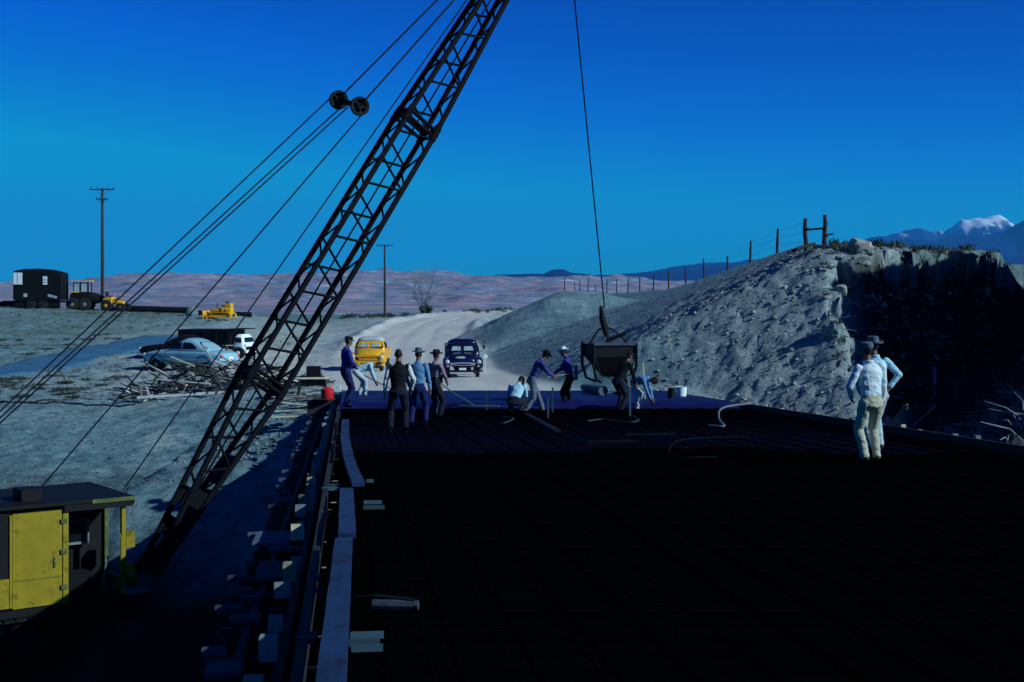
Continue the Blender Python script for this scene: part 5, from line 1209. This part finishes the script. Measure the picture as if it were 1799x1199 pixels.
fence_px = [(1365, 85, 402), (1318, 100, 423), (1278, 115, 450), (1237, 131, 455), (1205, 146, 470), (1175, 161, 476), (1148, 176, 482), (1124, 190, 486), (1103, 205, 488), (1083, 218, 491), (1066, 228, 491), (1046, 240, 500), (1033, 235, 488), (1019, 250, 491), (1010, 262, 495), (992, 222, 488)]
post_pts = []
for i, (px, d, top) in enumerate(fence_px):
    g = ground_at(px, d); zt = P(px, top, d).z; g.z = min(g.z, zt - 1.0)
    mb = MB(); n_ = random.uniform(-.04, .04)
    mb.path([g + Vector((0, 0, -.4)), g + Vector((n_, 0, (zt - g.z) * .5)), Vector((g.x + n_ * 2, d, zt))], [.10, .085, .065], 7)
    nth = ['nearest', 'second nearest', 'third', 'fourth', 'fifth', 'sixth', 'seventh', 'eighth', 'ninth', 'tenth', 'eleventh', 'twelfth', 'thirteenth', 'fourteenth', 'fifteenth', 'farthest'][i]
    one('fence_post', mb, 'post_wood', 'rough wooden fence post, %s along the ridge beyond the gate frame' % nth, 'post', g, 'fence posts along the ridge'); post_pts.append((g, zt))
GA1 = ground_at(1415, 64.5); GA2 = ground_at(1449, 63.5)
c = thing('gate_frame', 'H-shaped gate frame of two rough posts on top of the embankment', 'gate', GA1)
z1 = P(1415, 384, 64.5).z; z2 = P(1449, 378, 63.5).z
for (g, zt, wob) in ((GA1, z1, .03), (GA2, z2, -.02)):
    mb = MB(); h = zt - g.z; b0 = g - GA1
    mb.path([b0 + Vector((0, 0, -.5)), b0 + Vector((wob, 0, h * .3)), b0 + Vector((-wob, 0, h * .7)), b0 + Vector((0, 0, h))], [.115, .105, .095, .085], 8)
    for k in range(3): mb.path([b0 + Vector((0, 0, h * (.3 + .2 * k))), b0 + Vector((.14 * (-1) ** k, -.03, h * (.34 + .2 * k)))], [.04, .02], 5)
    mb.build('post', 'post_wood', c)
mb = MB(); mb.path([Vector((0, -.1, P(1417, 404, 64.3).z - GA1.z)), GA2 - GA1 + Vector((0.05, -.1, P(1449, 401, 63.4).z - GA2.z))], [.05, .045], 7); mb.build('rail', 'post_wood', c)
mb = MB(); mb.path([GA2 - GA1 + Vector((0, -.1, .55)), GA2 - GA1 + Vector((.38, -.1, .62))], [.05, .04], 6); mb.build('peg', 'post_wood', c)
for (a, b_, r_, lab) in (((1455, 440, 63), (1518, 426, 63.5), .12, 'long dark log lying right of the gate frame'), ((1385, 444, 64), (1432, 428, 64.5), .08, 'dark pole leaning at the left foot of the gate frame'), ((1428, 436, 63.2), (1475, 441, 62.8), .16, 'thick dark log lying at the foot of the gate frame')):
    p, q = P(*a), P(*b_); mb = MB(); mb.path([p, (p + q) / 2 + Vector((0, 0, .03)), q], [r_, r_ * 1.1, r_ * .8], 8); one('log', mb, 'post_wood', lab, 'log', p, smooth=True)
# fence wire strands between the nearer posts
for k, hf_ in enumerate((.35, .62, .9)):
    pts = [GA1 + Vector((0, 0, (z1 - GA1.z) * hf_))] + [Vector((g.x, g.y, g.z + (zt - g.z) * hf_)) for g, zt in post_pts[:9]]
    mb = MB(); mb.path(pts, .006, 4); one('fence_wire', mb, 'cable_steel', '%s fence wire strand along the ridge posts' % ('lowest', 'middle', 'top')[k], 'wire', pts[0])
# dark pipe strings on the ridge crest
for (x0, x1, d, r_, lab) in ((222, 336, 126.5, .27, 'long black pipe lying on the ridge left of the bulldozer'), (345, 442, 124.0, .22, 'long black pipe lying on the ridge behind the bulldozer'), (-60, 34, 126, .24, 'long black pipe lying on the ridge left of the trailer')):
    a = ground_at(x0, d); q = ground_at(x1, d); a.z += r_; q.z += r_; mb = MB(); mb.path([a, q], r_, 12); one('pipe', mb, 'black_steel', lab, 'pipe', a, smooth=True)
g = ground_at(337, 121.0); mb = MB(); mb.ell(g + Vector((0, 0, .25)), (.55, .5, .55), None, 9, 6); one('pale_boulder', mb, 'stone', 'pale boulder on the ridge between the two long black pipes', 'boulder', g)
# hoses on the ground at the left
for k, (pp, lab) in enumerate(((((-30, 58), (60, 60), (150, 61), (240, 60)), 'upper of two dark hoses running to the scrap lumber heap'), (((-30, 61), (80, 59), (160, 57.5), (238, 57.5)), 'lower of two dark hoses running to the scrap lumber heap'))):
    f = []
    for i in range(40):
        t = i / 39; px = np.interp(t, np.linspace(0, 1, 4), [a[0] for a in pp]); d = np.interp(t, np.linspace(0, 1, 4), [a[1] for a in pp]) + .25 * math.sin(t * 9 + k)
        g = ground_at(px, d); g.z += .04; f.append(g)
    mb = MB(); mb.path(f, .035, 6); one('ground_hose', mb, 'rubber', lab, 'hose', f[0], smooth=True)

# ------------------------------------------------------------------ plants, stones, debris
def bare_tree(px, d, base, top, label, seed, spread=.5):
    rnd = random.Random(seed); g = P(px, base, d); g.z = gz(g.x, g.y); H = P(px, top, d).z - g.z
    c = thing('bare_tree', label, 'tree', g); mb = MB(); tw = MB()
    def grow(p, dr, L_, r, lev, m):
        pts = [p]; rad = [r]
        for k in range(3):
            dr = (dr + Vector((rnd.gauss(0, .12), rnd.gauss(0, .12), .06))).normalized(); p = p + dr * L_ / 3; pts.append(p); rad.append(r * (1 - .17 * (k + 1)))
        (mb if lev < 2 else tw).path(pts, rad, 6 if lev < 2 else 4)
        if lev < 5:
            for k in range(3 if lev else 5):
                q = pts[rnd.choice((1, 2, 3))] if lev else pts[rnd.choice((1, 2, 3, 3))]
                nd = (dr + Vector((rnd.gauss(0, spread), rnd.gauss(0, spread), rnd.uniform(-.1, .3)))).normalized(); grow(q, nd, L_ * rnd.uniform(.55, .78), r * .5, lev + 1, m)
    for k in range(3): grow(Vector((rnd.gauss(0, .2), rnd.gauss(0, .2), -.2)), Vector((rnd.gauss(0, .25), rnd.gauss(0, .2), 1)).normalized(), H * .34, H * .013, 0, k)
    mb.build('trunk', 'bark_grey', c, smooth='all'); o = tw.build('crown', 'bark_grey', c, smooth='all'); return c
bare_tree(742, 196, 553, 440, 'leafless grey tree at the bend of the dirt road', 5)
def bush(mb, g, w_, h_, n, rnd):
    for k in range(n):
        a = rnd.uniform(0, 6.28); rr = rnd.random() ** .6 * w_; p = g + Vector((rr * math.cos(a) * .35, rr * math.sin(a) * .35, 0)); q = g + Vector((rr * math.cos(a), rr * math.sin(a), h_ * rnd.uniform(.45, 1) * (1 - .4 * rr / w_)))
        s = Vector((-math.sin(a), math.cos(a), 0)) * w_ * .05; m_ = (p + q) / 2 + Vector((0, 0, h_ * .12))
        mb.add([p - s * .4, p + s * .4, m_ + s, q, m_ - s], [(0, 1, 2, 3, 4)])
rnd = random.Random(3)
mb = MB(); bush(mb, ground_at(748, 192), 1.2, 1.9, 130, rnd); o = mb.build('thicket', 'brush_green', fixn=False); tag(o, 'dense dark thicket at the foot of the leafless grey tree', 'bush')
mb = MB()
for i in range(240):
    px = rnd.uniform(600, 900); g = ground_at(px, rnd.uniform(196, 260)); bush(mb, g, rnd.uniform(.4, 1.1), rnd.uniform(.3, 1.0), 16, rnd)
tag(mb.build('roadside_brush', 'brush_green', fixn=False), kind='stuff')
mb = MB(); mb2 = MB()
for i in range(1500):
    px = rnd.uniform(-60, 560); d = rnd.uniform(62, 126); x = (px - 899.5) / FPX * d
    if x > xC(d) - 9 and rnd.random() < .95: continue
    if abs(x - np.interp(d, [60, 75, 85, 100, 112], [-32, -27, -25.6, -24.0, -21])) < 2.4: continue
    s = rnd.uniform(.10, .34); bush(mb if rnd.random() < .6 else mb2, Vector((x, d, gz(x, d))), s, s * rnd.uniform(.6, 1.2), 9, rnd)
for i in range(46):
    px = rnd.uniform(-40, 240); d = rnd.choice((rnd.uniform(62, 72), rnd.uniform(80, 100))); x = (px - 899.5) / FPX * d
    if abs(x - np.interp(d, [60, 75, 85, 100, 112], [-32, -27, -25.6, -24.0, -21])) < 2.8: continue
    for q in range(3): bush(mb, Vector((x + rnd.gauss(0, .4), d + rnd.gauss(0, .1), gz(x, d))), rnd.uniform(.25, .6), rnd.uniform(.12, .3), 26, rnd)
for i in range(420):
    x = rnd.uniform(15.5, 27); d = rnd.uniform(66, 80); z = gz(x, d)
    if z > .6: s = rnd.uniform(.12, .38); bush(mb if rnd.random() < .5 else mb2, Vector((x, d, z)), s, s, 10, rnd)
tag(mb.build('sagebrush', 'brush_green', fixn=False), kind='stuff'); tag(mb2.build('dry_grass', 'brush_dry', fixn=False), kind='stuff')
# stones
ico = [Vector(v).normalized() for v in ((0, -.53, .85), (0, .53, .85), (0, -.53, -.85), (0, .53, -.85), (-.53, .85, 0), (.53, .85, 0), (-.53, -.85, 0), (.53, -.85, 0), (.85, 0, -.53), (.85, 0, .53), (-.85, 0, -.53), (-.85, 0, .53))]
bmi = bmesh.new(); bmesh.ops.create_icosphere(bmi, subdivisions=1, radius=1); icv = np.array([v.co[:] for v in bmi.verts]); icf = np.array([[v.index for v in f.verts] for f in bmi.faces]); bmi.free()
def stones(name, pos, size, mat, seed):
    r = np.random.default_rng(seed); n = len(pos); nv = len(icv)
    V = icv[None] * r.uniform(.62, 1.3, (n, nv, 1)) * (np.asarray(size)[:, None, None]) * r.uniform(.6, 1.2, (n, 1, 3)); V[:, :, 2] *= .75
    a = r.uniform(0, 6.28, n); ca, sa = np.cos(a)[:, None], np.sin(a)[:, None]; x = V[:, :, 0] * ca - V[:, :, 1] * sa; y = V[:, :, 0] * sa + V[:, :, 1] * ca; V[:, :, 0] = x; V[:, :, 1] = y
    V += np.asarray(pos)[:, None, :]; Fc = (icf[None] + (np.arange(n) * nv)[:, None, None]).reshape(-1, 3)
    me = bpy.data.meshes.new(name); me.from_pydata(V.reshape(-1, 3).tolist(), [], Fc.tolist()); me.materials.append(MATS[mat]); o = bpy.data.objects.new(name, me); COL.objects.link(o); o['kind'] = 'stuff'
r = np.random.default_rng(4)
def scatter(n, pxr, dr, test, smin, smax, name, mat, seed, pw=2.5):
    px = r.uniform(*pxr, n); d = dr[0] * (dr[1] / dr[0]) ** r.uniform(0, 1, n); x = (px - 899.5) / FPX * d; z, rub = terrain(x, d); k = test(x, d, z, rub)
    s = smin + (smax - smin) * r.uniform(0, 1, n) ** pw; stones(name, np.stack([x, d, z + s * .15], 1)[k], s[k], mat, seed)
scatter(9000, (-40, 600), (33, 70), lambda x, d, z, rub: (x + SH * d < -1.2), .008, .05, 'field_stones', 'stone', 1, 3)
scatter(8000, (840, 1500), (50, 105), lambda x, d, z, rub: (rub > .25), .010, .07, 'slope_stones', 'stone', 2, 3)
scatter(7000, (1130, 1640), (42, 66), lambda x, d, z, rub: (rub > .3) & (z > -4.8), .015, .12, 'rubble_stones', 'pink_rock', 3, 5)
scatter(2500, (1380, 1800), (38, 70), lambda x, d, z, rub: (x + SH * d > 12), .02, .12, 'gully_stones', 'stone', 5, 3)
scatter(1500, (380, 560), (36, 56), lambda x, d, z, rub: (x + SH * d < -1.0) & (x + SH * d > -7), .015, .10, 'bank_stones', 'stone', 6, 2.5)
# large blocks that can be told apart
def boulder(px, d, size, label, mat='pink_rock', seed=0, dz=.2):
    g = ground_at(px, d); bm = bmesh.new(); bmesh.ops.create_icosphere(bm, subdivisions=3, radius=1); rr = random.Random(seed)
    for v in bm.verts:
        n = v.co.normalized(); q = 1 + .5 * float(fbm(np.array([n.x * 1.8 + seed]), np.array([n.y * 1.8 + n.z * 1.3]), seed, 4, .6)[0]); v.co = Vector((max(-.8, min(.8, n.x * q)) * size[0], max(-.8, min(.8, n.y * q)) * size[1], max(-.75, min(.75, n.z * q)) * size[2]))
    me = bpy.data.meshes.new('boulder'); bm.to_mesh(me); bm.free(); me.materials.append(MATS[mat]); o = bpy.data.objects.new('boulder', me); COL.objects.link(o)
    o.location = g + Vector((0, 0, size[2] * dz)); o.rotation_euler = (rr.uniform(-.2, .2), rr.uniform(-.2, .2), rr.uniform(0, 3)); tag(o, label, 'boulder')
boulder(1512, 62.5, (.6, .5, .45), 'large pale tilted block at the top of the cut bank', seed=2)
boulder(1478, 60, (.35, .3, .3), 'pale block below the gate frame on the cut bank', seed=4)
boulder(1462, 57.5, (.5, .45, .42), 'dark-sided block halfway down the cut bank', 'stone', 5)
boulder(1505, 56, (.4, .35, .3), 'grey block halfway down the cut bank right of the others', 'stone', 6)
boulder(1482, 51.5, (.45, .4, .4), 'pale block just above the two men on the right', 'pink_rock', 7)
boulder(1400, 50, (.4, .4, .3), 'rounded stone low on the embankment corner', 'pink_rock', 8)
def hit(px, py, d0=36.0, d1=110.0):
    d = np.arange(d0, d1, .25); k = np.nonzero(terrain((px - 899.5) / FPX * d, d)[0] >= -(py - HOR) / FPX * d)[0]
    return P(px, py, float(d[k[0]]) if len(k) else d1)
# driftwood and roots in the gully
mb = MB(); rnd = random.Random(9)
for i in range(800):
    px = rnd.uniform(1545, 1815); d = rnd.uniform(36, 52); g = ground_at(px, d); a = rnd.uniform(0, 6.28); L_ = rnd.uniform(.3, 1.3); r_ = rnd.uniform(.012, .035)
    if g.x + SH * d < 12: continue
    q = g + Vector((math.cos(a) * L_, math.sin(a) * L_, rnd.uniform(.05, .6))); mb.path([g, (g + q) / 2 + Vector((rnd.gauss(0, .08), rnd.gauss(0, .08), rnd.uniform(0, .2))), q], [r_, r_ * .8, r_ * .4], 5)
tag(mb.build('driftwood', 'root_wood'), kind='stuff')
mb = MB()
for i in range(260):
    px = rnd.uniform(1450, 1790); d = rnd.uniform(56, 72); x = (px - 899.5) / FPX * d; z, ru = gz(x, d), 0
    bush(mb, Vector((x, d, z)), rnd.uniform(.2, .6), rnd.uniform(.2, .7), 14, rnd)
tag(mb.build('gully_brush', 'brush_green', fixn=False), kind='stuff')
for (a, b_, wd, mat, lab) in (((1618, 598), (1648, 632), .12, 'white_paint', 'broken white board lying on the dark gully bank'), ((1607, 566), (1605, 600), .10, 'grey_board', 'pale upright plank above the broken white board'), ((1641, 645), (1642, 690), .12, 'grey_board', 'pale upright plank below the broken white board'), ((1595, 755), (1640, 715), .06, 'root_wood', 'bare branch leaning over the driftwood in the gully')):
    p, q = hit(*a), hit(*b_); q = q if (q - p).length < 4 else P(b_[0], b_[1], p.y - .3); p = p + Vector((0, -.06, 0)); q = q + Vector((0, -.06, 0)); mb = MB(); mb.bar(p, q, wd, .05, (0, -1, .2)); mb.bar(q, q + (q - p) * .08, wd * .5, .03, (0, -1, .2)); one('loose_plank', mb, mat, lab, 'board', p)
# roots and litter clinging to the cut face
mb = MB()
for i in range(190):
    g = hit(rnd.uniform(1445, 1760), rnd.uniform(455, 690), 44, 90)
    if g.y > 84: continue
    L_ = rnd.uniform(.2, .9); a = rnd.uniform(0, 6.28); r_ = rnd.uniform(.012, .04); g = g + Vector((0, -.05, 0)); q = g + Vector((math.cos(a) * L_, -rnd.uniform(.05, .3), math.sin(a) * L_ * .6 - .1))
    mb.path([g, (g + q) / 2 + Vector((rnd.gauss(0, .07), -.06, rnd.gauss(0, .07))), q], [r_, r_ * .8, r_ * .4], 5)
tag(mb.build('exposed_roots', 'root_wood'), kind='stuff')
pos = []; siz = []
for i in range(420):
    g = hit(rnd.uniform(1440, 1770), rnd.uniform(446, 700) if i > 120 else rnd.uniform(448, 520), 44, 90)
    if g.y < 84: pos.append(g[:]); siz.append(.03 + .16 * rnd.random() ** 3)
stones('cut_face_stones', np.array(pos), np.array(siz), 'pink_rock', 8)
# ------------------------------------------------------------------ haze
hz = MB(); hz.box((0, 9000, 500), (26000, 24000, 1200))
m = bpy.data.materials.new('haze_air'); m.use_nodes = True; t = m.node_tree; t.nodes.clear()
pv = t.nodes.new('ShaderNodeVolumePrincipled'); pv.inputs['Color'].default_value = (0.05, 0.42, 1.0, 1); pv.inputs['Density'].default_value = 4.0e-5
om = t.nodes.new('ShaderNodeOutputMaterial'); t.links.new(pv.outputs[0], om.inputs['Volume']); MATS['haze_air'] = m
ho = hz.build('haze', 'haze_air'); ho['kind'] = 'stuff'
